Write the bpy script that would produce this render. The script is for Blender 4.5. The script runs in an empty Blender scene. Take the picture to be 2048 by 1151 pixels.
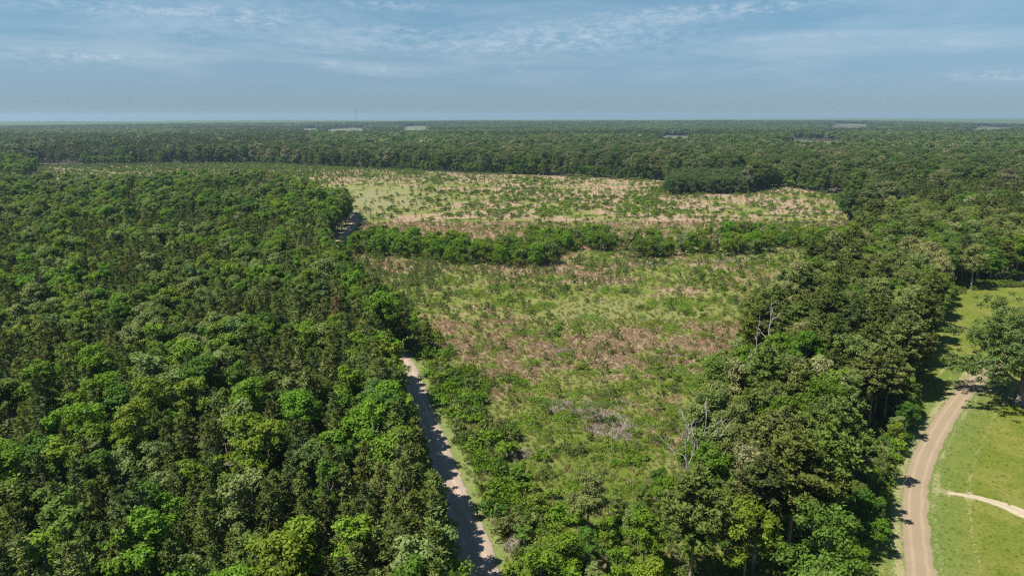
import bpy, math, random
import numpy as np
from mathutils import Vector, Matrix, Euler

# ------------------------------------------------------------------ camera, sky, sun
SC = bpy.context.scene
COL = SC.collection
CAM_H = 60.0
PITCH = math.radians(14.02)
ROLL = math.radians(-0.13)
F = 1368.0                                   # focal length in pixels of the 2048 wide photograph
cam = bpy.data.objects.new('camera', bpy.data.cameras.new('camera'))
COL.objects.link(cam)
CAM_M = Matrix.Rotation(math.pi / 2 - PITCH, 3, 'X') @ Matrix.Rotation(ROLL, 3, 'Z')
cam.matrix_world = Matrix.Translation((0, 0, CAM_H)) @ CAM_M.to_4x4()
cam.data.sensor_width = 36
cam.data.lens = F / 2048 * 36
cam.data.clip_start = 0.5
cam.data.clip_end = 60000
SC.camera = cam

SUN_EL, SUN_AZ = math.radians(60), math.radians(-112)     # azimuth from +Y towards +X
SUN_DIR = Vector((math.sin(SUN_AZ) * math.cos(SUN_EL), math.cos(SUN_AZ) * math.cos(SUN_EL), math.sin(SUN_EL)))
sd = bpy.data.lights.new('sun', 'SUN')
sd.energy = 4.7
sd.angle = math.radians(0.5)
sd.color = (1.0, 0.94, 0.84)
sun = bpy.data.objects.new('sun', sd)
COL.objects.link(sun)
sun.rotation_euler = SUN_DIR.to_track_quat('Z', 'Y').to_euler()
sun.location = (0, 0, 300)

SC.view_settings.view_transform = 'Standard'
SC.view_settings.look = 'None'
SC.view_settings.exposure = 1.05
SC.view_settings.gamma = 1.0
cy = SC.cycles
cy.max_bounces = 5
cy.diffuse_bounces = 4
cy.glossy_bounces = 1
cy.transmission_bounces = 3
cy.transparent_max_bounces = 4
cy.volume_bounces = 1
cy.use_denoising = False
cy.filter_width = 1.25
cy.caustics_reflective = False
cy.caustics_refractive = False


class NT:
    """small helper round a node tree"""
    def __init__(s, tree):
        s.t = tree
        tree.nodes.clear()

    def n(s, kind, _in=None, **kw):
        nd = s.t.nodes.new(kind)
        for k, v in kw.items():
            setattr(nd, k, v)
        for k, v in (_in or {}).items():
            s.set(nd.inputs[k], v)
        return nd

    def set(s, sock, v):
        if isinstance(v, bpy.types.NodeSocket):
            s.t.links.new(v, sock)
        elif isinstance(v, bpy.types.Node):
            s.t.links.new(v.outputs[0], sock)
        else:
            if isinstance(v, (tuple, list)) and len(v) == 3 and sock.type == 'RGBA':
                v = (*v, 1)
            sock.default_value = v

    def m(s, op, a, b=0.0, c=0.0, clamp=False):
        nd = s.n('ShaderNodeMath', operation=op, use_clamp=clamp)
        s.set(nd.inputs[0], a); s.set(nd.inputs[1], b); s.set(nd.inputs[2], c)
        return nd.outputs[0]

    def mix(s, fac, a, b, blend='MIX'):
        nd = s.n('ShaderNodeMix', data_type='RGBA', blend_type=blend, clamp_factor=True)
        s.set(nd.inputs[0], fac); s.set(nd.inputs[6], a); s.set(nd.inputs[7], b)
        return nd.outputs[2]

    def ramp(s, fac, stops, interp='LINEAR'):
        nd = s.n('ShaderNodeValToRGB')
        cr = nd.color_ramp
        cr.interpolation = interp
        while len(cr.elements) < len(stops):
            cr.elements.new(0.5)
        for e, (p, c) in zip(cr.elements, stops):
            e.position = p
            e.color = (*c, 1) if len(c) == 3 else c
        s.set(nd.inputs[0], fac)
        return nd.outputs[0]

    def noise(s, vec, scale, detail=4, rough=0.55, dist=0.0):
        nd = s.n('ShaderNodeTexNoise')
        s.set(nd.inputs['Vector'], vec)
        nd.inputs['Scale'].default_value = scale
        nd.inputs['Detail'].default_value = detail
        nd.inputs['Roughness'].default_value = rough
        nd.inputs['Distortion'].default_value = dist
        return nd.outputs[0]

    def step(s, v, a, b):
        nd = s.n('ShaderNodeMapRange', clamp=True, interpolation_type='SMOOTHSTEP')
        s.set(nd.inputs[0], v)
        nd.inputs[1].default_value = a
        nd.inputs[2].default_value = b
        return nd.outputs[0]


def pix_dir(px, py):
    v = CAM_M @ Vector(((px - 1024) / F, -(py - 575.5) / F, -1))
    return v.normalized()


def G(px, py, h=0.0):
    """the point at height h that the photograph shows at pixel (px, py)"""
    v = CAM_M @ Vector(((px - 1024) / F, -(py - 575.5) / F, -1))
    t = (h - CAM_H) / v.z
    return v.x * t, v.y * t


CMI = np.array(CAM_M.inverted())


def project(x, y, z):
    """arrays of points -> photograph pixels and depth"""
    x, y, z = np.broadcast_arrays(np.asarray(x, float), np.asarray(y, float), np.asarray(z, float))
    p = np.stack([x, y, z - CAM_H], -1) @ CMI.T
    d = -p[..., 2]
    dd = np.where(d > 1e-3, d, 1e-3)
    return 1024 + F * p[..., 0] / dd, 575.5 - F * p[..., 1] / dd, d


# sky: Nishita with thin high cloud
W = bpy.data.worlds.new('World')
SC.world = W
W.use_nodes = True
w = NT(W.node_tree)
tc = w.n('ShaderNodeTexCoord')
sep = w.n('ShaderNodeSeparateXYZ', {0: tc.outputs['Generated']})
dz = w.m('ADD', sep.outputs[2], 0.012)
vec = w.n('ShaderNodeCombineXYZ', {0: sep.outputs[0], 1: sep.outputs[1], 2: dz})
sky = w.n('ShaderNodeTexSky', {0: vec}, sky_type='NISHITA', sun_disc=False, sun_elevation=SUN_EL,
          sun_rotation=SUN_AZ, altitude=100, air_density=1.25, dust_density=0.6, ozone_density=2.2)
az = w.m('MULTIPLY', w.m('ARCTAN2', sep.outputs[0], sep.outputs[1]), 57.2958)
el = w.m('MULTIPLY', w.m('ARCSINE', sep.outputs[2]), 57.2958)
# cloud sheet seen from below: flattened towards the horizon
inv = w.m('DIVIDE', 1.0, w.m('ADD', w.m('MAXIMUM', sep.outputs[2], 0.0), 0.07))
cv = w.n('ShaderNodeCombineXYZ', {0: w.m('MULTIPLY', sep.outputs[0], inv), 1: w.m('MULTIPLY', sep.outputs[1], inv), 2: 0.0})
broad = w.noise(cv, 0.55, 5, 0.6, 0.6)
fine = w.noise(cv, 2.6, 7, 0.65, 0.3)
veil = w.m('MULTIPLY', w.step(broad, 0.40, 0.68), w.m('ADD', 0.35, w.m('MULTIPLY', fine, 0.9)))
veil = w.m('MULTIPLY', veil, w.step(el, 1.0, 5.0))
CLOUDS = [  # photograph px, py, half width, half height in pixels, strength
    (1180, 72, 190, 26, .8), (1400, 24, 150, 10, .9), (850, 90, 260, 20, .5), (520, 36, 90, 18, .6),
    (200, 14, 260, 12, .7), (780, 10, 90, 8, .9), (60, 115, 70, 16, .4), (210, 114, 80, 8, .8),
    (800, 60, 60, 10, .6), (340, 66, 80, 14, .35), (1990, 152, 70, 9, .9), (1560, 10, 110, 8, .7),
    (655, 130, 22, 6, .7), (760, 140, 60, 8, .5), (1035, 140, 16, 6, .6), (1690, 70, 120, 5, .5), (1900, 88, 60, 8, .4)]
tot = None
for (px, py, sx, sy, st) in CLOUDS:
    d = pix_dir(px, py)
    a0 = math.degrees(math.atan2(d.x, d.y)); e0 = math.degrees(math.asin(d.z))
    gx = w.m('DIVIDE', w.m('SUBTRACT', az, a0), math.degrees(sx / F))
    gy = w.m('DIVIDE', w.m('SUBTRACT', el, e0), math.degrees(sy / F))
    r2 = w.m('ADD', w.m('MULTIPLY', gx, gx), w.m('MULTIPLY', gy, gy))
    g = w.m('MULTIPLY', w.m('POWER', 2.718, w.m('MULTIPLY', r2, -0.9)), st)
    tot = g if tot is None else w.m('ADD', tot, g)
cva = w.n('ShaderNodeCombineXYZ', {0: w.m('MULTIPLY', az, 0.55), 1: w.m('MULTIPLY', el, 1.6), 2: 0.0})
puff = w.noise(cva, 1.5, 9, 0.68, 0.4)
patches = w.m('MULTIPLY', w.m('MULTIPLY', tot, w.step(puff, 0.36, 0.72)), 1.15)
cloud = w.m('ADD', w.m('MULTIPLY', veil, 0.45), w.m('MULTIPLY', patches, 0.75), clamp=True)
tint = w.ramp(w.m('DIVIDE', el, 14.0), [(0.0, (0.45, 0.63, 1.02)), (0.15, (0.45, 0.64, 1.02)), (0.32, (0.52, 0.70, 0.94)), (0.62, (0.54, 0.77, 0.90)), (1.0, (0.42, 0.74, 0.82))])
skyc = w.mix(1.0, sky.outputs[0], tint, 'MULTIPLY')
skyc = w.mix(w.m('MULTIPLY', cloud, 0.50), skyc, (7.8, 8.4, 9.0))
bg = w.n('ShaderNodeBackground', {0: skyc, 1: 0.051})
w.n('ShaderNodeOutputWorld', {0: bg})

# ------------------------------------------------------------------ helpers
rng = np.random.default_rng(11)
random.seed(11)


def hash2(ix, iy, seed):
    n = (ix.astype(np.int64) * 374761393 + iy.astype(np.int64) * 668265263 + seed * 144665) & 0x7fffffff
    n = (n ^ (n >> 13)) * 1274126177 & 0x7fffffff
    return ((n ^ (n >> 16)) & 0xffff) / 65535.0


def vnoise(x, y, scale, seed=0, octaves=4):
    """fractal value noise, 0..1"""
    x = np.asarray(x, float) / scale; y = np.asarray(y, float) / scale
    tot = 0; amp = 1; s = 0
    for o in range(octaves):
        ix, iy = np.floor(x), np.floor(y)
        fx, fy = x - ix, y - iy
        fx = fx * fx * (3 - 2 * fx); fy = fy * fy * (3 - 2 * fy)
        ix = ix.astype(int); iy = iy.astype(int)
        a = hash2(ix, iy, seed + o); b = hash2(ix + 1, iy, seed + o)
        c = hash2(ix, iy + 1, seed + o); d = hash2(ix + 1, iy + 1, seed + o)
        tot = tot + amp * ((a * (1 - fx) + b * fx) * (1 - fy) + (c * (1 - fx) + d * fx) * fy)
        s += amp; amp *= 0.5; x = x * 2.03 + 7.1; y = y * 2.03 + 3.7
    return tot / s


def inside(x, y, poly):
    x = np.asarray(x); y = np.asarray(y)
    r = np.zeros(x.shape, bool)
    j = len(poly) - 1
    for i in range(len(poly)):
        xi, yi = poly[i]; xj, yj = poly[j]
        c = ((yi > y) != (yj > y)) & (x < (xj - xi) * (y - yi) / ((yj - yi) if yj != yi else 1e-9) + xi)
        r ^= c
        j = i
    return r


def dist_line(x, y, pts):
    best = np.full(np.shape(x), 1e9)
    for (ax, ay), (bx, by) in zip(pts, pts[1:]):
        dx, dy = bx - ax, by - ay
        t = np.clip(((x - ax) * dx + (y - ay) * dy) / (dx * dx + dy * dy), 0, 1)
        best = np.minimum(best, np.hypot(x - ax - t * dx, y - ay - t * dy))
    return best


class Geo:
    """plain arrays: vertices, faces (n-gons by list of arrays), a per-face value and a material index"""
    def __init__(s):
        s.v = []; s.q = []; s.t = []; s.qv = []; s.tv = []; s.qm = []; s.tm = []; s.n = 0

    def quads(s, v, q, val=0.5, mat=0):
        v = np.asarray(v, float).reshape(-1, 3); q = np.asarray(q, int).reshape(-1, 4)
        s.v.append(v); s.q.append(q + s.n); s.n += len(v)
        s.qv.append(np.broadcast_to(np.asarray(val, float), (len(q),)).copy())
        s.qm.append(np.full(len(q), mat))
        return s

    def leaves(s, c, nrm, size, ratio=0.62, val=0.5, mat=0, rg=rng, axis=None):
        """rhombic leaf sprays at c, facing nrm"""
        n = len(c)
        nrm = nrm / np.maximum(np.linalg.norm(nrm, axis=1, keepdims=True), 1e-6)
        r = rg.normal(size=(n, 3)) if axis is None else axis
        u = np.cross(nrm, r) if axis is None else r - nrm * np.sum(r * nrm, 1, keepdims=True)
        u /= np.maximum(np.linalg.norm(u, axis=1, keepdims=True), 1e-6)
        w_ = np.cross(nrm, u)
        sz = (np.asarray(size) * rg.uniform(0.65, 1.35, n))[:, None] / 2
        k = rg.uniform(-0.35, 0.35, (n, 1))
        P = np.stack([c - u * sz, c + w_ * sz * ratio + u * sz * k, c + u * sz + nrm * sz * 0.25, c - w_ * sz * ratio + u * sz * k], 1)
        return s.quads(P, np.arange(n * 4).reshape(n, 4), val, mat)

    def tube(s, pts, rad, seg=6, mat=0, val=0.5):
        pts = np.asarray(pts, float); m = len(pts)
        V = []
        for i in range(m):
            d = pts[min(i + 1, m - 1)] - pts[max(i - 1, 0)]
            d /= max(np.linalg.norm(d), 1e-6)
            a = np.cross(d, (0.3, 1, 0.1) if abs(d[1]) < 0.9 else (1, 0, 0)); a /= np.linalg.norm(a)
            b = np.cross(d, a)
            th = np.arange(seg) * 2 * math.pi / seg
            V.append(pts[i] + rad[i] * (np.cos(th)[:, None] * a + np.sin(th)[:, None] * b))
        V = np.concatenate(V)
        Q = [[i * seg + j, i * seg + (j + 1) % seg, (i + 1) * seg + (j + 1) % seg, (i + 1) * seg + j] for i in range(m - 1) for j in range(seg)]
        return s.quads(V, Q, val, mat)

    def arrays(s):
        return np.concatenate(s.v), np.concatenate(s.q), np.concatenate(s.qv), np.concatenate(s.qm)

    def mesh(s, name, mats, smooth=False):
        v, q, val, mi = s.arrays()
        return quad_mesh(name, v, q, mats, val, mi, smooth)


def quad_mesh(name, v, q, mats, val=None, mi=None, smooth=False):
    me = bpy.data.meshes.new(name)
    me.vertices.add(len(v)); me.vertices.foreach_set('co', np.ascontiguousarray(v, np.float32).ravel())
    if len(q):
        me.loops.add(q.size); me.loops.foreach_set('vertex_index', np.ascontiguousarray(q, np.int32).ravel())
        me.polygons.add(len(q))
        me.polygons.foreach_set('loop_start', np.arange(0, q.size, 4, dtype=np.int32))
        if mi is not None:
            me.polygons.foreach_set('material_index', np.ascontiguousarray(mi, np.int32))
        me.polygons.foreach_set('use_smooth', np.full(len(q), smooth))
    for m_ in mats:
        me.materials.append(m_)
    me.update(calc_edges=True)
    if val is not None and len(q):
        a = me.attributes.new('val', 'FLOAT', 'FACE')
        a.data.foreach_set('value', np.ascontiguousarray(val, np.float32))
    return me


def tag(o, label=None, cat=None, group=None, kind=None):
    for k, v in (('label', label), ('category', cat), ('group', group), ('kind', kind)):
        if v:
            o[k] = v
    return o


def put(name, me, loc=(0, 0, 0), rz=0.0, sc=1.0, parent=None, tint=None):
    o = bpy.data.objects.new(name, me)
    COL.objects.link(o)
    o.location = loc
    o.rotation_euler = (0, 0, rz)
    o.scale = (sc, sc, sc) if not hasattr(sc, '__len__') else sc
    if parent:
        o.parent = parent
    if tint is not None:
        o['tint'] = [float(c) for c in tint]
    return o


# ------------------------------------------------------------------ materials
def leaf_mat(name, translucency=0.25, spread=0.55, rough=0.55, warm=0.0):
    """foliage whose colour comes from the plant's own tint; leaf sprays differ a little"""
    m = bpy.data.materials.new(name); m.use_nodes = True
    k = NT(m.node_tree)
    at = k.n('ShaderNodeAttribute', attribute_name='tint', attribute_type='INSTANCER')
    va = k.n('ShaderNodeAttribute', attribute_name='val', attribute_type='GEOMETRY')
    f = k.m('ADD', 1.12 - spread, k.m('MULTIPLY', va.outputs['Fac'], 2 * spread))
    sc = k.n('ShaderNodeVectorMath', {0: at.outputs['Vector']}, operation='SCALE')
    k.set(sc.inputs['Scale'], f)
    hs = k.n('ShaderNodeHueSaturation', {'Color': sc.outputs[0]})
    oi = k.n('ShaderNodeObjectInfo')
    k.set(hs.inputs['Hue'], k.m('ADD', 0.488 + warm, k.m('MULTIPLY', oi.outputs['Random'], 0.03)))
    k.set(hs.inputs['Value'], k.m('ADD', 0.88, k.m('MULTIPLY', oi.outputs['Random'], 0.24)))
    p = k.n('ShaderNodeBsdfPrincipled', {'Base Color': hs.outputs[0], 'Roughness': rough})
    p.inputs['Specular IOR Level'].default_value = 0.12
    br = k.mix(1.0, hs.outputs[0], (1.25, 1.2, 0.6), 'MULTIPLY')
    tr = k.n('ShaderNodeBsdfTranslucent', {'Color': br})
    mx = k.n('ShaderNodeMixShader', {0: translucency, 1: p, 2: tr})
    k.n('ShaderNodeOutputMaterial', {0: mx})
    return m


def bark_mat(name, c1, c2, scale=3.0):
    m = bpy.data.materials.new(name); m.use_nodes = True
    k = NT(m.node_tree)
    t = k.n('ShaderNodeTexCoord')
    mp = k.n('ShaderNodeMapping', {0: t.outputs['Object']}); mp.inputs['Scale'].default_value = (1, 1, 0.25)
    nz = k.noise(mp, scale, 5, 0.65)
    col = k.ramp(nz, [(0.35, c1), (0.65, c2)])
    bp = k.n('ShaderNodeBump', {'Height': nz}); bp.inputs['Strength'].default_value = 0.5
    p = k.n('ShaderNodeBsdfPrincipled', {'Base Color': col, 'Roughness': 0.9, 'Normal': bp})
    k.n('ShaderNodeOutputMaterial', {0: p})
    return m


LEAF = leaf_mat('broadleaf_foliage', 0.36, 0.48, 0.5)
NEEDLE = leaf_mat('pine_needles', 0.25, 0.5, 0.6)
GRASSM = leaf_mat('grass_blades', 0.3, 0.35, 0.7)
BARK = bark_mat('grey_bark', (0.10, 0.085, 0.07), (0.26, 0.23, 0.20))
PBARK = bark_mat('pine_bark', (0.10, 0.07, 0.05), (0.28, 0.21, 0.16))
DRYB = bark_mat('dead_twigs', (0.17, 0.135, 0.115), (0.34, 0.28, 0.25))
DEADW = bark_mat('bleached_wood', (0.17, 0.15, 0.135), (0.34, 0.31, 0.28))


# ------------------------------------------------------------------ plant shapes
def rnd_dir(rg, n, up=0.0):
    v = rg.normal(size=(n, 3)); v[:, 2] += up
    return v / np.linalg.norm(v, axis=1, keepdims=True)


def limb(rg, a, b, r0, r1, geo, wob=0.08, n=5, seg=5, mat=0):
    a = np.array(a, float); b = np.array(b, float); L = np.linalg.norm(b - a)
    t = np.linspace(0, 1, n)[:, None]
    p = a + (b - a) * t + rg.normal(size=(n, 3)) * wob * L * np.sin(t * math.pi) * 0.5
    p[:, 2] += L * 0.10 * np.sin(t[:, 0] * math.pi)
    geo.tube(p, np.linspace(r0, r1, n), seg, mat)
    return p


def broadleaf(seed, H=13, R=3.0, base=0.35, lobes=9, per=9, leaf=0.36, nl=46, tr=0.16, flat=1.0, clump=0.75, trunk_mat=None, limbs=True, ratio=0.62, cohere=0.3):
    """crown Geo, trunk Geo: limbs that end in lobes, lobes made of clumps, clumps of leaf sprays"""
    rg = np.random.default_rng(seed)
    crown, wood = Geo(), Geo()
    zb = H * base
    cz = zb + (H - zb) * 0.52
    hz = (H - zb) * 0.5
    lean = rg.normal(size=2) * 0.03 * H
    top = np.array([lean[0], lean[1], H * 0.86])
    tp = np.array([[0, 0, -0.4], [0, 0, 0.3], [lean[0] * .3, lean[1] * .3, H * .3], [lean[0] * .7, lean[1] * .7, H * .6], top])
    wood.tube(tp, [tr * 1.6, tr * 1.15, tr * .85, tr * .5, tr * .12], 7)
    # lobe centres spread over the crown
    C = []
    for i in range(lobes):
        for _ in range(30):
            th = rg.uniform(0, 2 * math.pi); u = rg.uniform(-0.75, 1.0)
            rr = math.sqrt(max(0.02, 1 - max(u, 0) ** 2 if u > 0 else 1 - 0.5 * u * u)) * rg.uniform(0.45, 0.85)
            c = np.array([rr * R * math.cos(th), rr * R * math.sin(th), cz + u * hz * 0.78 * flat])
            if all(np.linalg.norm((c - k) / (1, 1, 0.8)) > R * 0.42 for k in C):
                break
        C.append(c)
    C.append(np.array([lean[0], lean[1], cz + hz * 0.75 * flat]))
    for c in C:
        lr = R * rg.uniform(0.34, 0.52)
        if limbs:
            h0 = max(zb * 0.7, min(c[2] - R * 0.5, H * 0.7))
            t = h0 / top[2]
            limb(rg, (lean[0] * t, lean[1] * t, h0), c * (0.96, 0.96, 1), tr * .42, tr * .1, wood, seg=4, n=4)
        lv = rg.normal(0.0, 0.10)
        d = rnd_dir(rg, per, 0.35)
        cc = c + d * lr * rg.uniform(0.55, 1.0, (per, 1)) * (1, 1, 0.8)
        for k in range(per):
            cr = clump * rg.uniform(0.7, 1.25)
            n = int(nl * rg.uniform(0.7, 1.2))
            dd = rnd_dir(rg, n, 0.25)
            pos = cc[k] + dd * cr * (rg.uniform(0.25, 1.0, (n, 1)) ** 0.6) * (1.0, 1.0, 0.72)
            od = pos - (0, 0, zb + (H - zb) * .35); od /= np.linalg.norm(od, axis=1, keepdims=True)
            nrm = dd * 0.8 + rg.normal(size=(n, 3)) * 0.45 + (0, 0, 0.45) + od * cohere
            kv = 0.5 + lv + rg.normal(0, 0.10)
            crown.leaves(pos, nrm, leaf, ratio, np.clip(kv + rg.normal(0, 0.13, n), 0, 1), 0, rg)
    return crown, wood


def pine(seed, H=14, R=2.6, base=0.35, whorls=11, leaf=0.55, tuft=26, tr=0.15, top_sharp=1.0, gap=0.0):
    rg = np.random.default_rng(seed)
    crown, wood = Geo(), Geo()
    lean = rg.normal(size=2) * 0.015 * H
    ax = lambda z: np.array([lean[0] * z / H, lean[1] * z / H, z])
    wood.tube([(0, 0, -0.4), ax(0.3), ax(H * .4), ax(H * .75), ax(H * .99)], [tr * 1.5, tr * 1.1, tr * .85, tr * .5, tr * .1], 7)
    zb = H * base
    for i in range(whorls):
        u = (i + rg.uniform(-.25, .25)) / (whorls - 1)
        z = zb + (H - zb) * min(max(u, 0), 0.985)
        prof = (max(0.0, math.sin(math.pi * min(1, max(0.0, (u * 0.80 + 0.22))))) ** 0.8) if top_sharp < 1 else max(0.0, 1 - u) ** 0.65 * min(1, 0.55 + u * 1.6)
        L = R * max(prof, 0.10) * rg.uniform(0.8, 1.15)
        nb = max(3, int(3 + L * 1.5))
        a0 = rg.uniform(0, 6.28)
        for b in range(nb):
            if rg.random() < gap:
                continue
            a = a0 + b * 2 * math.pi / nb + rg.normal(0, 0.25)
            Lb = L * rg.uniform(0.65, 1.15)
            dirv = np.array([math.cos(a), math.sin(a), 0])
            root = ax(z); tip = root + dirv * Lb + np.array([0, 0, Lb * rg.uniform(0.05, 0.4) - 0.1])
            wood.tube([root, (root + tip) / 2 + (0, 0, -0.05 * Lb), tip], [tr * .22, tr * .15, tr * .05], 4)
            nt = max(1, int(Lb / 0.62))
            for k in range(nt):
                f = 1 - k * 0.62 / max(Lb, .62) + rg.normal(0, .04)
                if f < 0.22 and Lb > 1:
                    continue
                side = np.array([-dirv[1], dirv[0], 0]) * rg.normal(0, 0.32) * (1.1 - 0.3 * f) * min(1.3, Lb * .5)
                c = root + (tip - root) * f + side + (0, 0, rg.uniform(0.0, 0.3))
                n = int(tuft * rg.uniform(.7, 1.2))
                dd = rnd_dir(rg, n, 0.55)
                ln = leaf * rg.uniform(.8, 1.2)
                pos = c + dd * ln * 0.55 * (1.15, 1.15, 0.7)
                nr = np.cross(dd, rg.normal(size=(n, 3))); nr *= np.sign(nr[:, 2:3] + 1e-6); nr = nr + (0, 0, 0.5)
                crown.leaves(pos, nr, ln, 0.34, np.clip(0.5 + rg.normal(0, .12) + rg.normal(0, .12, n), 0, 1), 0, rg, axis=dd)
    n = 26
    dd = rnd_dir(rg, n, 0.9)
    crown.leaves(ax(H) + dd * leaf * .5, np.cross(dd, rg.normal(size=(n, 3))), leaf, 0.34, 0.55, 0, rg, axis=dd)
    return crown, wood


def shrub(seed, R=1.3, H=1.8, n=14, leaf=0.28, nl=34, upright=False):
    rg = np.random.default_rng(seed)
    g = Geo()
    for i in range(n):
        a = rg.uniform(0, 6.28); r = R * math.sqrt(rg.uniform(0, 1)) * 0.85
        u = 1 - (r / R) ** 2
        z = H * (0.25 + 0.62 * u * rg.uniform(0.6, 1.1))
        c = np.array([r * math.cos(a), r * math.sin(a), z])
        g.tube([(0.1 * c[0], 0.1 * c[1], 0), c * (.6, .6, .55), c], [.03, .02, .01], 3, 1)
        m = int(nl * rg.uniform(.7, 1.2)); cr = R * 0.36
        if upright:
            d = rnd_dir(rg, m, 1.2); pos = c + d * rg.uniform(0, 1, (m, 1)) * (cr, cr, H * .45) - (0, 0, H * .1)
            nr = d * (1, 1, .2) + rg.normal(size=(m, 3)) * .4
        else:
            d = rnd_dir(rg, m, 0.3); pos = c + d * cr * rg.uniform(.3, 1, (m, 1)) * (1, 1, .8)
            nr = d + rg.normal(size=(m, 3)) * .45 + (0, 0, .5)
        pos[:, 2] = np.maximum(pos[:, 2], 0.06)
        g.leaves(pos, nr, leaf, .6, np.clip(.5 + rg.normal(0, .12) + rg.normal(0, .12, m), 0, 1), 0, rg)
    return g


def bramble(seed, R=2.4, H=0.9, n=560, leaf=0.27):
    """low spreading mat of canes and leaves with a ragged plan"""
    rg = np.random.default_rng(seed)
    g = Geo()
    a = rg.uniform(0, 2 * math.pi, n); r = np.sqrt(rg.uniform(0, 1, n))
    ragged = 1 + .13 * np.sin(a * 3 + seed) + .07 * np.sin(a * 7 + 2 * seed)
    x = R * 1.35 * r * ragged * np.cos(a); y = R * .8 * r * ragged * np.sin(a)
    z = H * (1 - r ** 2) * rg.uniform(.35, 1.05, n) + .1 + .25 * H * vnoise(x + seed * 9, y, 0.8, seed)
    pos = np.stack([x, y, z], 1)
    nr = np.stack([x * .25, y * .25, np.full(n, 1.0)], 1) + rg.normal(size=(n, 3)) * .55
    g.leaves(pos, nr, leaf, .6, np.clip(.5 + (vnoise(x + 40, y, 1.0, seed) - .5) * .7 + rg.normal(0, .12, n), 0, 1), 0, rg)
    for i in range(8):
        k = rg.integers(0, n)
        g.tube([(0, 0, 0), pos[k] * (.5, .5, 1.2), pos[k]], [.02, .015, .01], 3, 1)
    return g


def tuft(seed, R=0.5, H=0.7, n=26, wd=0.09):
    """a clump of upright blades"""
    rg = np.random.default_rng(seed)
    g = Geo()
    a = rg.uniform(0, 6.28, n); r = R * np.sqrt(rg.uniform(0, 1, n))
    b = np.stack([r * np.cos(a), r * np.sin(a), np.zeros(n)], 1)
    h = H * rg.uniform(.55, 1.2, n)
    ln = rg.normal(size=(n, 2)) * .28
    side = np.stack([np.cos(a + 1.3), np.sin(a + 1.3), np.zeros(n)], 1) * wd / 2 * rg.uniform(.7, 1.4, (n, 1))
    mid = b + np.stack([ln[:, 0] * h * .45, ln[:, 1] * h * .45, h * .6], 1)
    tip = b + np.stack([ln[:, 0] * h, ln[:, 1] * h, h], 1)
    P = np.stack([b, mid - side, tip, mid + side], 1)
    g.quads(P, np.arange(4 * n).reshape(n, 4), np.clip(rg.normal(.5, .2, n), 0, 1), 0)
    return g


def deadbrush(seed, R=1.0, H=0.9, n=60):
    rg = np.random.default_rng(seed)
    g = Geo()
    for i in range(n):
        a = rg.uniform(0, 6.28); r = R * rg.uniform(0, .8)
        s0 = np.array([r * math.cos(a), r * math.sin(a), 0])
        d = rnd_dir(rg, 1, 1.1)[0]; L = H * rg.uniform(.6, 1.3)
        g.tube([s0, s0 + d * L * .5, s0 + d * L + rg.normal(size=3) * .08], [.028, .022, .012], 3, 0, rg.uniform(.2, .8))
    return g


def baretree(seed, H=13, tr=0.2, n=9, spread=0.55, low=0.35, fine=3):
    """a leafless tree: tapered trunk, limbs that fork into twigs"""
    rg = np.random.default_rng(seed)
    trunk, br = Geo(), []
    lean = rg.normal(size=2) * .03 * H
    ax = lambda z: np.array([lean[0] * z / H + .12 * math.sin(z * .9 + seed), lean[1] * z / H, z])
    zs = np.linspace(-.3, H, 9)
    trunk.tube([ax(z) for z in zs], np.linspace(tr * 1.2, tr * .12, 9), 7)
    for i in range(n):
        z = H * (low + (0.95 - low) * i / n); a = i * 2.4 + rg.normal(0, .4)
        L = H * spread * (1.05 - z / H) * rg.uniform(.6, 1.1) + .4
        tip = ax(z) + np.array([math.cos(a) * L, math.sin(a) * L, L * rg.uniform(.25, .9)])
        g = Geo()
        p = limb(rg, ax(z), tip, tr * .45 * (1.1 - z / H) + .03, .025, g, .14, 5, 5)
        for k in range(fine):
            s = p[2 + k % 3]
            t2 = s + (tip - ax(z)) * rg.uniform(.25, .45) + rg.normal(size=3) * L * .16 + (0, 0, L * .1)
            limb(rg, s, t2, .045, .015, g, .1, 4, 4)
        br.append(g)
    return trunk, br


def both(cw, extra=0):
    """crown and wood in one Geo for distant masses: material 0 leaf, 1 bark"""
    g = Geo()
    v, q, val, _ = cw[0].arrays(); g.quads(v, q, 0.5, 0); g.qv[-1] = val
    v, q, val, _ = cw[1].arrays(); g.quads(v, q, 0.5, 1)
    return g


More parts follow.
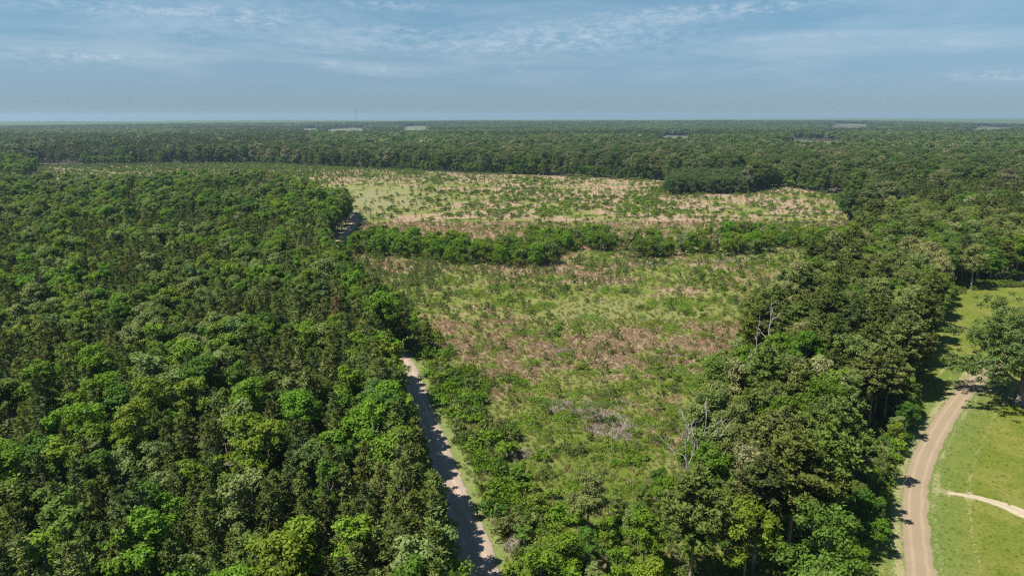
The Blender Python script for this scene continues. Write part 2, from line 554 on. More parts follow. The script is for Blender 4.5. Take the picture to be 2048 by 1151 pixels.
# ------------------------------------------------------------------ stuff made of many small copies, all held in one object
def mass(name, protos, mats, P, pk, rot, scl, tint, group=None):
    """P points, pk index of the shape at each, rot z angle, scl (n,3), tint (n,3)"""
    V, Q, VAL, MI, pid = [], [], [], [], []
    n = 0
    for k, g in enumerate(protos):
        v, q, val, mi = g.arrays()
        V.append(v); Q.append(q + n); VAL.append(val); MI.append(mi); pid.append(np.full(len(v), k)); n += len(v)
    V.append(P); pid.append(np.full(len(P), -1))
    V = np.concatenate(V); N = len(V)
    me = quad_mesh(name, V, np.concatenate(Q), mats, np.concatenate(VAL), np.concatenate(MI))

    def attr(nm, ty, arr, fld, w_):
        full = np.zeros((N, w_), np.float32 if fld != 'value' or ty == 'FLOAT' else np.int32)
        full[n:] = np.asarray(arr).reshape(-1, w_)
        a = me.attributes.new(nm, ty, 'POINT')
        a.data.foreach_set(fld, full.ravel())
    a = me.attributes.new('pid', 'INT', 'POINT'); a.data.foreach_set('value', np.concatenate(pid).astype(np.int32))
    attr('pk', 'INT', pk, 'value', 1)
    attr('rz', 'FLOAT', rot, 'value', 1)
    attr('scl', 'FLOAT_VECTOR', scl, 'vector', 3)
    attr('tint', 'FLOAT_VECTOR', tint, 'vector', 3)
    o = bpy.data.objects.new(name, me); COL.objects.link(o)
    tag(o, kind='stuff')
    ng = bpy.data.node_groups.new(name, 'GeometryNodeTree')
    ng.interface.new_socket('Geometry', in_out='INPUT', socket_type='NodeSocketGeometry')
    ng.interface.new_socket('Geometry', in_out='OUTPUT', socket_type='NodeSocketGeometry')
    nd, lk = ng.nodes, ng.links
    gi, go, jn = nd.new('NodeGroupInput'), nd.new('NodeGroupOutput'), nd.new('GeometryNodeJoinGeometry')

    def named(nm, ty):
        x = nd.new('GeometryNodeInputNamedAttribute'); x.data_type = ty; x.inputs[0].default_value = nm
        return next(s for s in x.outputs if s.enabled and s.name == 'Attribute')

    def eq(nm, k):
        x = nd.new('FunctionNodeCompare'); x.data_type = 'INT'; x.operation = 'EQUAL'
        ins = [s for s in x.inputs if s.enabled]
        lk.new(named(nm, 'INT'), ins[0]); ins[1].default_value = k
        return x.outputs[0]
    pts = nd.new('GeometryNodeSeparateGeometry'); pts.domain = 'POINT'
    lk.new(gi.outputs[0], pts.inputs[0]); lk.new(eq('pid', -1), pts.inputs[1])
    for k in range(len(protos)):
        a = nd.new('GeometryNodeSeparateGeometry'); a.domain = 'POINT'
        lk.new(gi.outputs[0], a.inputs[0]); lk.new(eq('pid', k), a.inputs[1])
        b = nd.new('GeometryNodeSeparateGeometry'); b.domain = 'POINT'
        lk.new(pts.outputs[0], b.inputs[0]); lk.new(eq('pk', k), b.inputs[1])
        i = nd.new('GeometryNodeInstanceOnPoints')
        lk.new(b.outputs[0], i.inputs['Points']); lk.new(a.outputs[0], i.inputs['Instance'])
        cx = nd.new('ShaderNodeCombineXYZ'); lk.new(named('rz', 'FLOAT'), cx.inputs[2])
        lk.new(cx.outputs[0], i.inputs['Rotation']); lk.new(named('scl', 'FLOAT_VECTOR'), i.inputs['Scale'])
        lk.new(i.outputs[0], jn.inputs[0])
    lk.new(jn.outputs[0], go.inputs[0])
    md = o.modifiers.new('scatter', 'NODES'); md.node_group = ng
    return o


# ------------------------------------------------------------------ the plan of the place (metres on the ground)
ROAD_L = [(1, 50), (-2, 68), (-5.3, 85), (-9.8, 100), (-14.5, 117), (-21, 140), (-27.5, 162), (-45, 201), (-65, 252), (-81, 302), (-88, 352),
          (-92, 395), (-101, 430), (-124, 474), (-168, 535), (-232, 612), (-310, 668), (-400, 735), (-492, 806), (-640, 900)]
WOOD_EDGE = [(-96, 395), (-106, 430), (-130, 474), (-174, 532), (-232, 600), (-284, 577), (-328, 530), (-400, 560), (-450, 640), (-520, 760), (-600, 850)]
ROAD_R = [G(1872, 1400), G(1846, 1200), G(1839, 1120), G(1830, 1040), G(1832, 980), G(1846, 920), G(1872, 868), G(1902, 820), G(1945, 768),
          G(1985, 735), (160, 190), (192, 207), (240, 220)]
FIELD = [(x, y) for x, y in ROAD_L[1:12]] + WOOD_EDGE[1:] + [(-575, 905), G(500, 326), G(720, 336), G(930, 345), G(1130, 352), G(1330, 361), G(1345, 384), G(1500, 386),
         G(1560, 372), G(1640, 384), G(1700, 398), G(1745, 432), (190, 385), G(1700, 482, 6), G(1640, 520, 7), G(1560, 580, 9), G(1490, 640, 9),
         G(1470, 730, 9), G(1430, 790, 9), G(1370, 860, 10), G(1320, 900, 10), (44, 112), (36, 60), (-2, 60)]
LAWN = [(38, 50), G(1690, 1200), G(1710, 1120), G(1710, 1050), G(1735, 990), G(1775, 905), G(1805, 850), G(1812, 760), G(1835, 660), G(1870, 590), G(1880, 568),
        G(2048, 574), (230, 240), (300, 232), (300, 100), (160, 40), (80, 40)]
CLEAR = [  # far openings: centre, half sizes
    (G(1645, 288), (44, 640)), (G(1600, 285), (22, 620)), (G(1352, 275), (40, 800)), (G(690, 261), (95, 1330)), (G(620, 260), (40, 1300)), (G(830, 258), (70, 1500)),
    (G(1700, 252), (110, 1950)), (G(1990, 254), (110, 1850))]


def catmull(pts, step=1.0):
    P = [np.array(p, float) for p in pts]
    P = [2 * P[0] - P[1]] + P + [2 * P[-1] - P[-2]]
    out = []
    for i in range(1, len(P) - 2):
        n = max(2, int(np.linalg.norm(P[i + 1] - P[i]) / step))
        for k in range(n):
            t = k / n
            a, b, c, d = P[i - 1:i + 3]
            out.append(.5 * (2 * b + (c - a) * t + (2 * a - 5 * b + 4 * c - d) * t * t + (3 * b - a - 3 * c + d) * t ** 3))
    out.append(P[-2])
    return np.array(out)


def terrain(x, y):
    """flat near the camera, low swells far away"""
    r = np.hypot(x, y)
    k = np.clip((r - 1800) / 2500, 0, 1)
    return k * ((vnoise(x + 9000, y + 3000, 2600, 5, 3) - .5) * 46 + (vnoise(x, y + 8000, 700, 8, 2) - .5) * 10) - np.clip((r - 2500) / 12000, 0, 1) * 8


# ------------------------------------------------------------------ ground, far canopy, field, lawn, roads
def grid_sheet(name, xs, ys, zf, mat, mask=None, kind='structure', attrs=None, wrap=False):
    X, Y = np.meshgrid(xs, ys) if np.ndim(xs) == 1 else (xs, ys)
    ny, nx = X.shape
    V = np.stack([X, Y, zf(X, Y)], -1).reshape(-1, 3)
    i = np.arange(ny - 1)[:, None] * nx + np.arange(nx - 1)[None]
    Q = np.stack([i, i + 1, i + nx + 1, i + nx], -1).reshape(-1, 4)
    if mask is not None:
        mk = mask(V[:, 0], V[:, 1])
        Q = Q[mk[Q].all(1)]
        used = np.unique(Q); remap = np.full(len(V), -1); remap[used] = np.arange(len(used))
        V = V[used]; Q = remap[Q]
    me = quad_mesh(name, V, Q, [mat], smooth=True)
    for nm, fn in (attrs or {}).items():
        a = me.attributes.new(nm, 'FLOAT', 'POINT'); a.data.foreach_set('value', np.ascontiguousarray(fn(V[:, 0], V[:, 1]), np.float32))
    o = bpy.data.objects.new(name, me); COL.objects.link(o)
    return tag(o, kind=kind)


def mat_new(name):
    m = bpy.data.materials.new(name); m.use_nodes = True
    return m, NT(m.node_tree)


# forest floor
mfloor, k = mat_new('forest_floor')
pos = k.n('ShaderNodeNewGeometry').outputs['Position']
c = k.ramp(k.noise(pos, 0.35, 6, .65), [(0.3, (0.035, 0.038, 0.018)), (0.55, (0.065, 0.060, 0.032)), (0.8, (0.11, 0.088, 0.055))])
p = k.n('ShaderNodeBsdfPrincipled', {'Base Color': c, 'Roughness': 0.95}); k.n('ShaderNodeOutputMaterial', {0: p})
rr = np.concatenate([np.linspace(0, 2500, 26), np.geomspace(2650, 14500, 60)])
th = np.linspace(0, 2 * math.pi, 181)
RR, TH = np.meshgrid(rr, th, indexing='ij')
grid_sheet('ground', RR * np.sin(TH), RR * np.cos(TH), lambda x, y: terrain(x, y) - 0.35 * (np.hypot(x, y) > 2600), mfloor)

# pale open ground of the far clearings
mclear, k = mat_new('far_meadow')
pos = k.n('ShaderNodeNewGeometry').outputs['Position']
c = k.ramp(k.noise(pos, 0.02, 4), [(0.3, (0.055, 0.075, 0.03)), (0.7, (0.105, 0.11, 0.055))])
p = k.n('ShaderNodeBsdfPrincipled', {'Base Color': c, 'Roughness': 0.95}); k.n('ShaderNodeOutputMaterial', {0: p})
for (cx, cy_), (hx, hy) in CLEAR:
    grid_sheet('meadow', np.linspace(cx - hx, cx + hx, 12), np.linspace(cy_ - hy * 1.0, cy_ + hy * 0.4, 40), lambda x, y: terrain(x, y) + 0.6, mclear, mask=lambda x, y: np.hypot(x, y) > 950)


def grass_fields(x, y):
    """(dry, lush) fields of the clearcut, 0..1"""
    px, py, d = project(x, y, np.zeros_like(x))
    dry = vnoise(x * .55 + 50, y, 17, 3, 5) * .62 + vnoise(x, y, 3.0, 9, 3) * .38
    # photograph: more dry grass past the hedge band, pale green meadow at its left end
    far = np.clip((y - 330) / 60, 0, 1)
    dry = dry + far * .085 - np.clip((px - 1450) / 300, 0, 1) * .08 - np.clip((350 - py) / 20, 0, 1) * .08
    pale = np.exp(-(((px - 760) / 110) ** 2 + ((py - 400) / 26) ** 2)) + .8 * np.exp(-(((px - 1500) / 90) ** 2 + ((py - 505) / 14) ** 2)) \
        + .28 * np.exp(-(((px - 1260) / 120) ** 2 + ((py - 625) / 30) ** 2)) + .4 * np.exp(-(((px - 1150) / 60) ** 2 + ((py - 640) / 18) ** 2))
    dry = dry - pale * .45
    dry = dry - .035 * np.clip((300 - y) / 150, 0, 1)
    lush = vnoise(x + 300, y * 1.1, 11, 21, 4) * .7 + .3 * vnoise(x, y, 2.2, 4, 3)
    lush = lush - pale * .4 + .10 * np.clip((1 - (y - 90) / 120), 0, 1)
    return dry, lush, np.clip(pale, 0, 1)


mfield, k = mat_new('rough_grass')
pos = k.n('ShaderNodeNewGeometry').outputs['Position']
adry = k.n('ShaderNodeAttribute', attribute_name='dry').outputs['Fac']
alush = k.n('ShaderNodeAttribute', attribute_name='lush').outputs['Fac']
apale = k.n('ShaderNodeAttribute', attribute_name='pale').outputs['Fac']
n1 = k.noise(pos, 1.7, 6, .7)
n2 = k.noise(pos, 0.35, 5, .6)
n3 = k.noise(pos, 6.0, 3, .7)
green = k.ramp(n1, [(0.25, (0.085, 0.108, 0.022)), (0.5, (0.150, 0.162, 0.044)), (0.75, (0.230, 0.218, 0.090))])
tan = k.ramp(n1, [(0.25, (0.170, 0.130, 0.075)), (0.5, (0.265, 0.192, 0.128)), (0.75, (0.36, 0.28, 0.195))])
lushc = k.ramp(n3, [(0.3, (0.065, 0.100, 0.014)), (0.7, (0.140, 0.175, 0.028))])
palec = k.mix(k.step(n2, .4, .6), k.ramp(n1, [(0.3, (0.10, 0.115, 0.04)), (0.7, (0.205, 0.195, 0.09))]), k.ramp(n1, [(0.3, (0.14, 0.135, 0.065)), (0.7, (0.27, 0.235, 0.14))]))
dm = k.step(k.m('ADD', adry, k.m('MULTIPLY', k.m('SUBTRACT', n1, .5), .35)), .49, .60)
lm = k.step(k.m('ADD', alush, k.m('MULTIPLY', k.m('SUBTRACT', n2, .5), .30)), .50, .64)
col = k.mix(apale, green, palec)
col = k.mix(lm, col, lushc)
col = k.mix(dm, col, tan)
bmp = k.n('ShaderNodeBump', {'Height': k.m('ADD', n1, k.m('MULTIPLY', n3, .5))}); bmp.inputs['Strength'].default_value = 1.0; bmp.inputs['Distance'].default_value = .35
p = k.n('ShaderNodeBsdfPrincipled', {'Base Color': col, 'Roughness': 0.95, 'Normal': bmp}); p.inputs['Specular IOR Level'].default_value = .1
k.n('ShaderNodeOutputMaterial', {0: p})
FX = np.arange(-600, 330, 2.5)
FY = np.concatenate([np.arange(56, 360, 1.5), np.arange(360, 1010, 5)])
grid_sheet('field', FX, FY, lambda x, y: 0.02 + 0.12 * np.clip(vnoise(x, y, 9, 2, 3) - .4, 0, 1), mfield,
           mask=lambda x, y: inside(x, y, FIELD), kind='structure',
           attrs={'dry': lambda x, y: grass_fields(x, y)[0], 'lush': lambda x, y: grass_fields(x, y)[1], 'pale': lambda x, y: grass_fields(x, y)[2]})

mlawn, k = mat_new('lawn_grass')
pos = k.n('ShaderNodeNewGeometry').outputs['Position']
worn = k.n('ShaderNodeAttribute', attribute_name='worn').outputs['Fac']
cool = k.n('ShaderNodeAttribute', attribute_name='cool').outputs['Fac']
n1 = k.noise(pos, 2.4, 6, .72)
n2 = k.noise(pos, 0.12, 4, .6, .5)
n3 = k.noise(pos, 11.0, 3, .7)
g1 = k.ramp(n1, [(0.28, (0.056, 0.082, 0.008)), (0.5, (0.105, 0.130, 0.014)), (0.72, (0.175, 0.180, 0.036))])
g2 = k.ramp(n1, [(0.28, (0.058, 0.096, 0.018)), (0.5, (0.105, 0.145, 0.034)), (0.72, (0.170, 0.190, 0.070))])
col = k.mix(k.step(n2, .42, .62), g1, k.ramp(n1, [(0.28, (0.095, 0.105, 0.014)), (0.7, (0.195, 0.195, 0.045))]))
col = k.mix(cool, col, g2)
n4 = k.noise(pos, 0.55, 5, .7, .8)
col = k.mix(k.m('MULTIPLY', k.step(n4, .50, .66), .5), col, (0.060, 0.092, 0.012))
col = k.mix(k.m('MULTIPLY', k.step(n4, .44, .30), .35), col, (0.20, 0.185, 0.06))
straw = k.ramp(n3, [(0.3, (0.20, 0.165, 0.085)), (0.7, (0.42, 0.35, 0.21))])
col = k.mix(k.m('MULTIPLY', k.step(k.m('ADD', worn, k.m('MULTIPLY', k.m('SUBTRACT', n1, .5), 1.6)), .42, .70), .7), col, straw)
bmp = k.n('ShaderNodeBump', {'Height': k.m('ADD', n1, n3)}); bmp.inputs['Strength'].default_value = .6; bmp.inputs['Distance'].default_value = .12
col = k.mix(1.0, col, (0.90, 0.92, 0.9), 'MULTIPLY')
p = k.n('ShaderNodeBsdfPrincipled', {'Base Color': col, 'Roughness': 0.9, 'Normal': bmp}); p.inputs['Specular IOR Level'].default_value = .15
k.n('ShaderNodeOutputMaterial', {0: p})
RRP = catmull(ROAD_R, 1.5)
TRACK = [G(1895, 985), G(1940, 992), G(2000, 1008), G(2048, 1028), G(2150, 1075), G(2300, 1140)]
TP = catmull(TRACK, .8)


def worn_f(x, y):
    d = dist_line(x, y, RRP[::3]); s = dist_line(x, y, TP[::3])
    oak = np.hypot(x - 112, y - 139)
    ring = np.exp(-((d - 7.3) / .55) ** 2) * .55 + np.exp(-((d - 2.6) / .9) ** 2) * .5 + np.exp(-((d - 4.6) / .35) ** 2) * .35
    left = (x < np.interp(y, RRP[:, 1], RRP[:, 0])) * np.clip(1 - (d - 2) / 6, 0, 1) * .22
    return np.clip(ring + left + np.exp(-(s / 1.5) ** 2) * .5 + np.exp(-((s - 6) / .5) ** 2) * .2 + np.exp(-(oak / 6) ** 2) * .55
                   + .5 * np.clip(vnoise(x, y, 6, 41, 3) - .58, 0, 1) * 2, 0, 1)


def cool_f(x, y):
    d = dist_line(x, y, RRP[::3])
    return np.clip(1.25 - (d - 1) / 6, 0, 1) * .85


grid_sheet('lawn', np.arange(45, 302, .9), np.arange(40, 258, .9), lambda x, y: np.full_like(x, .03), mlawn,
           mask=lambda x, y: inside(x, y, LAWN), attrs={'worn': worn_f, 'cool': cool_f})


def ribbon(name, line, width, z, mat, jitter=.25, seed=1, cross=9, kind='structure', wf=None):
    n = len(line)
    d = np.gradient(line, axis=0); d /= np.linalg.norm(d, axis=1, keepdims=True)
    nr = np.stack([d[:, 1], -d[:, 0]], 1)
    s = np.concatenate([[0], np.cumsum(np.linalg.norm(np.diff(line, axis=0), axis=1))])
    jl = (vnoise(s, s * 0 + 3, 1.3, seed, 3) - .5) * 2 * jitter; jr = (vnoise(s, s * 0 + 9, 1.3, seed + 5, 3) - .5) * 2 * jitter
    wd = width if wf is None else wf(s / s[-1]) * width
    U = np.linspace(-1, 1, cross)
    X = np.zeros((n, cross)); Y = np.zeros((n, cross))
    for i, u in enumerate(U):
        off = u * wd / 2 + (jl * max(-u, 0) + jr * max(u, 0))
        X[:, i] = line[:, 0] + nr[:, 0] * off; Y[:, i] = line[:, 1] + nr[:, 1] * off
    Z = z + 0.04 * (1 - U[None] ** 2) + np.zeros_like(X)
    V = np.stack([X, Y, Z], -1).reshape(-1, 3)
    i = np.arange(n - 1)[:, None] * cross + np.arange(cross - 1)[None]
    Q = np.stack([i, i + 1, i + cross + 1, i + cross], -1).reshape(-1, 4)
    me = quad_mesh(name, V, Q, [mat], smooth=True)
    a = me.attributes.new('across', 'FLOAT', 'POINT'); a.data.foreach_set('value', np.tile(U, n).astype(np.float32))
    o = bpy.data.objects.new(name, me); COL.objects.link(o)
    return tag(o, kind=kind)


def road_mat(name, base, light, edge, rut=.42):
    m, k = mat_new(name)
    pos = k.n('ShaderNodeNewGeometry').outputs['Position']
    ac = k.n('ShaderNodeAttribute', attribute_name='across').outputs['Fac']
    n1 = k.noise(pos, 1.1, 6, .7); n2 = k.noise(pos, 7.0, 4, .8); n3 = k.noise(pos, .22, 3, .5)
    au = k.m('ABSOLUTE', ac)
    track = k.m('SUBTRACT', 1.0, k.step(k.m('ABSOLUTE', k.m('SUBTRACT', au, rut)), .04, .22))
    c = k.mix(k.m('MULTIPLY', track, k.m('ADD', .3, k.m('MULTIPLY', n1, .6))), base, light)
    c = k.mix(k.m('MULTIPLY', k.step(n2, .5, .72), .5), c, [x * .6 for x in base])
    c = k.mix(k.m('MULTIPLY', k.step(n2, .62, .8), .6), c, [min(.8, x * 1.5) for x in light])
    c = k.mix(k.m('MULTIPLY', k.step(n3, .4, .7), .25), c, [x * .8 for x in base])
    e = k.step(k.m('ADD', au, k.m('MULTIPLY', k.m('SUBTRACT', n1, .5), .55)), .84, 1.0)
    c = k.mix(k.m('MULTIPLY', e, .85), c, edge)
    b = k.n('ShaderNodeBump', {'Height': k.m('SUBTRACT', k.m('ADD', n1, n2), k.m('MULTIPLY', track, .5))}); b.inputs['Strength'].default_value = .7; b.inputs['Distance'].default_value = .08
    p = k.n('ShaderNodeBsdfPrincipled', {'Base Color': c, 'Roughness': .95, 'Normal': b})
    k.n('ShaderNodeOutputMaterial', {0: p})
    return m


mroadL = road_mat('pale_dirt', (0.26, 0.202, 0.155), (0.36, 0.285, 0.22), (0.09, 0.10, 0.04), .4)
mroadR = road_mat('tan_gravel', (0.215, 0.163, 0.105), (0.285, 0.22, 0.145), (0.12, 0.13, 0.05), .45)
mtrack = road_mat('bare_soil', (0.33, 0.27, 0.19), (0.42, 0.35, 0.26), (0.16, 0.17, 0.05), .5)
LP = catmull(ROAD_L, 1.2)
ribbon('dirt_road', LP, 5.4, .17, mroadL, .45, 3)
# green verge beside the dirt road
mverge, k = mat_new('verge_grass')
pos = k.n('ShaderNodeNewGeometry').outputs['Position']
n1 = k.noise(pos, 3.0, 5, .7)
c = k.ramp(n1, [(0.3, (0.055, 0.085, 0.015)), (0.55, (0.12, 0.15, 0.035)), (0.75, (0.22, 0.20, 0.09))])
p = k.n('ShaderNodeBsdfPrincipled', {'Base Color': c, 'Roughness': .95}); k.n('ShaderNodeOutputMaterial', {0: p})
ribbon('verge', LP, 13.5, .11, mverge, 1.2, 7)
ribbon('gravel_road', catmull(ROAD_R, .8), 3.8, .05, mroadR, .42, 5)
ribbon('path', TP, 2.6, .04, mtrack, .5, 9, wf=lambda t: .35 + .65 * np.clip(t * 3, 0, 1))

# ------------------------------------------------------------------ plant colours (linear), each with the word its label uses
PINE_T = [((0.080, 0.104, 0.022), 'dark olive'), ((0.102, 0.132, 0.026), 'olive green'), ((0.066, 0.094, 0.026), 'dusky green'), ((0.130, 0.156, 0.042), 'light olive')]
LEAF_T = [((0.098, 0.172, 0.012), 'bright green'), ((0.062, 0.118, 0.014), 'deep green'), ((0.140, 0.180, 0.056), 'sage green'), ((0.128, 0.185, 0.016), 'yellow-green'),
          ((0.078, 0.124, 0.030), 'blue-green'), ((0.096, 0.136, 0.024), 'mid green')]
OAK_T = [((0.132, 0.165, 0.044), 'grey-olive'), ((0.100, 0.144, 0.024), 'olive green'), ((0.215, 0.220, 0.090), 'pale buff-green'), ((0.082, 0.150, 0.013), 'bright green'), ((0.168, 0.190, 0.056), 'pale olive')]
SHRUB_T = [((0.100, 0.170, 0.012), 'bright green'), ((0.066, 0.118, 0.016), 'dark green'), ((0.130, 0.180, 0.020), 'yellow-green'), ((0.105, 0.135, 0.034), 'olive green')]

# shapes
YL = [broadleaf(100 + i, H=13, R=r, lobes=lb, per=9, leaf=.38, nl=44, tr=.15, base=b, flat=fl) for i, (r, lb, b, fl) in
      enumerate([(2.9, 10, .3, 1.), (2.3, 9, .25, 1.1), (3.4, 12, .38, .9), (2.7, 8, .3, 1.05), (3.0, 11, .35, .95)])]
YT = [broadleaf(150 + i, H=13, R=r, lobes=lb, per=8, leaf=.52, nl=34, tr=.15, base=.06, flat=1.0, clump=1.0) for i, (r, lb) in enumerate([(4.2, 12), (3.6, 11), (5.0, 14), (4.0, 10), (4.6, 12)])]
YP = [pine(200 + i, H=14, R=r, base=b, whorls=wn, leaf=.60, tuft=22) for i, (r, b, wn) in enumerate([(2.5, .33, 12), (2.1, .40, 11), (2.9, .30, 12), (2.3, .36, 13)])]
OK = [broadleaf(300 + i, H=18, R=r, lobes=lb, per=13, leaf=.44, nl=46, tr=.3, base=.22, flat=fl, clump=.95) for i, (r, lb, fl) in
      enumerate([(5.2, 17, .85), (4.4, 14, 1.), (5.8, 19, .8), (4.8, 15, .9)])]
BP = [pine(400 + i, H=20, R=r, base=.42, whorls=12, leaf=.75, tuft=30, tr=.27, top_sharp=.5, gap=.1) for i, r in enumerate([4.2, 3.6, 4.8])]
SH = [shrub(500 + i, R, H, n, .30, 30) for i, (R, H, n) in enumerate([(1.2, 1.7, 12), (1.6, 1.5, 16), (1.0, 2.2, 12)])] + [shrub(510, 2.0, 1.5, 18, .30, 34, True)]
SP = [pine(600 + i, H=2.4, R=1.2, base=.05, whorls=6, leaf=.34, tuft=16, tr=.05) for i in range(3)]
BR = [bramble(700 + i) for i in range(4)]
TU = [tuft(800 + i) for i in range(4)]
DB = [deadbrush(900 + i) for i in range(2)]
FT = [broadleaf(950 + i, H=18, R=5.6, lobes=11, per=5, leaf=1.25, nl=13, tr=.3, base=.12, clump=1.6, limbs=False, ratio=.8, cohere=1.6) for i in range(4)]
FP = [pine(970 + i, H=18, R=2.9, base=.3, whorls=7, leaf=1.3, tuft=5, tr=.2) for i in range(2)]


def meshes(pairs, nm, lm, bm_):
    return [(c.mesh(nm + '_crown', [lm]), t.mesh(nm + '_trunk', [bm_], True)) for c, t in pairs]


M_YT = meshes(YT, 'thicket', LEAF, BARK)
M_YL, M_YP = meshes(YL, 'broadleaf', LEAF, BARK), meshes(YP, 'pine', NEEDLE, PBARK)
M_OK, M_BP = meshes(OK, 'oak', LEAF, BARK), meshes(BP, 'big_pine', NEEDLE, PBARK)
M_SH = [g.mesh('shrub', [LEAF, BARK]) for g in SH]
M_SP = [both(g).mesh('sapling', [NEEDLE, PBARK]) for g in SP]
M_BR = [g.mesh('bramble', [LEAF, BARK]) for g in BR]

# ------------------------------------------------------------------ where the trees stand
def jgrid(x0, x1, y0, y1, s, seed, jit=.42):
    rg = np.random.default_rng(seed)
    xs, ys = np.meshgrid(np.arange(x0, x1, s), np.arange(y0, y1, s * .9))
    xs = xs + (np.arange(xs.shape[0])[:, None] % 2) * s * .5
    xs = xs + rg.uniform(-jit, jit, xs.shape) * s; ys = ys + rg.uniform(-jit, jit, ys.shape) * s
    return xs.ravel(), ys.ravel()


def in_view(x, y, z, mx=130, mb=170):
    px, py, d = project(x, y, z)
    return (d > 5) & (px > -mx) & (px < 2048 + mx * .8) & (py < 1151 + mb)


HEDGE = [G(690, 500), G(760, 495), G(850, 508), G(950, 515), G(1050, 525), G(1100, 492), G(1180, 485), G(1250, 498), G(1330, 505), G(1400, 500), G(1450, 500)]
HEDGE2 = [G(1435, 480), G(1500, 486), G(1580, 490), G(1660, 492), G(1720, 490)]
COPSE = [G(1335, 392), G(1400, 388), G(1490, 389), G(1492, 372), G(1560, 368), G(1560, 362), G(1340, 362)]
T = []   # rows: x, y, kind, shape, scale, rot, tone index, zone


def add_rows(x, y, kind, nshape, smin, smax, tones, probs, zone, seed, zs=None):
    rg = np.random.default_rng(seed)
    n = len(x)
    # neighbouring trees tend to share a kind of green
    pat = vnoise(x, y, 16, seed, 2)
    cs = np.cumsum(probs) / np.sum(probs)
    u = np.clip((pat - .5) * 1.6 + .5 + rg.normal(0, .28, n), 0, .999)
    u = np.where(rg.random(n) < .45, rg.random(n), u)
    ti = np.searchsorted(cs, u).clip(0, len(tones) - 1)
    for i in range(n):
        T.append((x[i], y[i], kind, int(rg.integers(nshape)), float(rg.uniform(smin, smax)), float(rg.uniform(0, 6.283)), int(ti[i]), zone))


# left wood (young mixed growth) and the wood beyond the field, out to 1 km
def classify(x, y):
    """what grows there: L left wood, S strip, F far forest, '' open"""
    dl = dist_line(x, y, LP[::6])
    dr = dist_line(x, y, RRP[::4])
    f = inside(x, y, FIELD); lw = inside(x, y, LAWN)
    clear = np.zeros(x.shape, bool)
    for (cx, cyy), (hx, hy) in CLEAR:
        wob = 1 + (vnoise(x, y, 60, 77, 2) - .5) * .8
        clear |= (np.abs(x - cx * y / cyy) < hx * wob) & (y > np.maximum(cyy - hy * wob, 1000)) & (y < cyy + min(hy * .35, 300))
    open_ = (dl < np.where(y < 165, 5.9, 3.7)) | (dr < 4.5) | f | lw | clear
    xl = np.interp(y, LP[:, 1], LP[:, 0])
    we = sorted(WOOD_EDGE)
    left = (x < xl) & ((y < np.interp(x, [p_[0] for p_ in we], [p_[1] for p_ in we])) | (y < 390) | (x < -600))
    return dl, open_, left


x, y = jgrid(-330, 20, 48, 330, 4.1, 1)
dl, op, left = classify(x, y)
ok = ~op & left & in_view(x, y, 8, 160, 320)
x, y = x[ok], y[ok]
typ = vnoise(x + 70, y, 22, 31, 3) + np.random.default_rng(5).normal(0, .16, len(x))
near_edge = dist_line(x, y, LP[::6]) < 16
pn = typ > .43
pn = np.where(near_edge & (y < 160), typ > .33, pn)
add_rows(x[pn], y[pn], 'pine_tree', 4, .78, 1.12, PINE_T, [.34, .3, .2, .16], 'left', 41)
add_rows(x[~pn], y[~pn], 'broadleaf_tree', 5, .66, 1.28, LEAF_T, [.28, .14, .20, .16, .07, .15], 'left', 42)
x, y = jgrid(-760, 0, 330, 860, 6.2, 2)
dl, op, left = classify(x, y)
ok = ~op & left & in_view(x, y, 8, 110)
x, y = x[ok], y[ok]
pn = vnoise(x + 70, y, 30, 31, 3) + np.random.default_rng(6).normal(0, .12, len(x)) > .55
add_rows(x[pn], y[pn], 'pine_tree', 4, .85, 1.15, PINE_T, [.34, .3, .2, .16], 'left', 43)
add_rows(x[~pn], y[~pn], 'broadleaf_tree', 5, .85, 1.5, LEAF_T, [.24, .22, .14, .12, .12, .20], 'left', 44)

# taller trees close along the dirt road, whose crowns hang over it
xl = catmull(ROAD_L, 1.2)
for q_, (y0_, y1_, off, smn, smx) in enumerate(((56, 150, 6.4, 1.0, 1.22), (166, 440, 3.3, 1.0, 1.35), (60, 150, 9.2, 1.15, 1.35))):
    y = np.arange(y0_, y1_, 3.4); x = np.interp(y, xl[:, 1], xl[:, 0]) - off * 1.06 + np.random.default_rng(q_).normal(0, .5, len(y))
    pn = np.random.default_rng(q_ + 3).random(len(y)) < (.8 if q_ != 1 else .4)
    add_rows(x[pn], y[pn], 'pine_tree', 4, smn, smx, PINE_T, [.34, .4, .1, .16], 'left', 45)
    add_rows(x[~pn], y[~pn], 'broadleaf_tree', 5, smn, smx, LEAF_T, [.34, .3, .1, .1, .1, .1], 'left', 46)
# leafy trees that close the view at the bottom end of the road and field
add_rows(np.array([-6.4, -8.6, 3.2]), np.array([66.0, 71.0, 68.0]), 'broadleaf_tree', 5, .9, 1.1, LEAF_T, [.6, 0, .4, 0, 0, 0], 'left', 48)
bx_ = [G(1075, 1150, 6), G(1130, 1130, 6), G(1190, 1150, 7), G(1245, 1110, 7), G(1300, 1150, 8), G(1150, 1190, 7), G(1215, 1200, 8), G(1290, 1060, 7)]
add_rows(np.array([p_[0] for p_ in bx_]), np.array([p_[1] for p_ in bx_]), 'broadleaf_tree', 5, .62, .92, LEAF_T, [.4, .1, .2, .2, 0, .1], 'strip', 49)
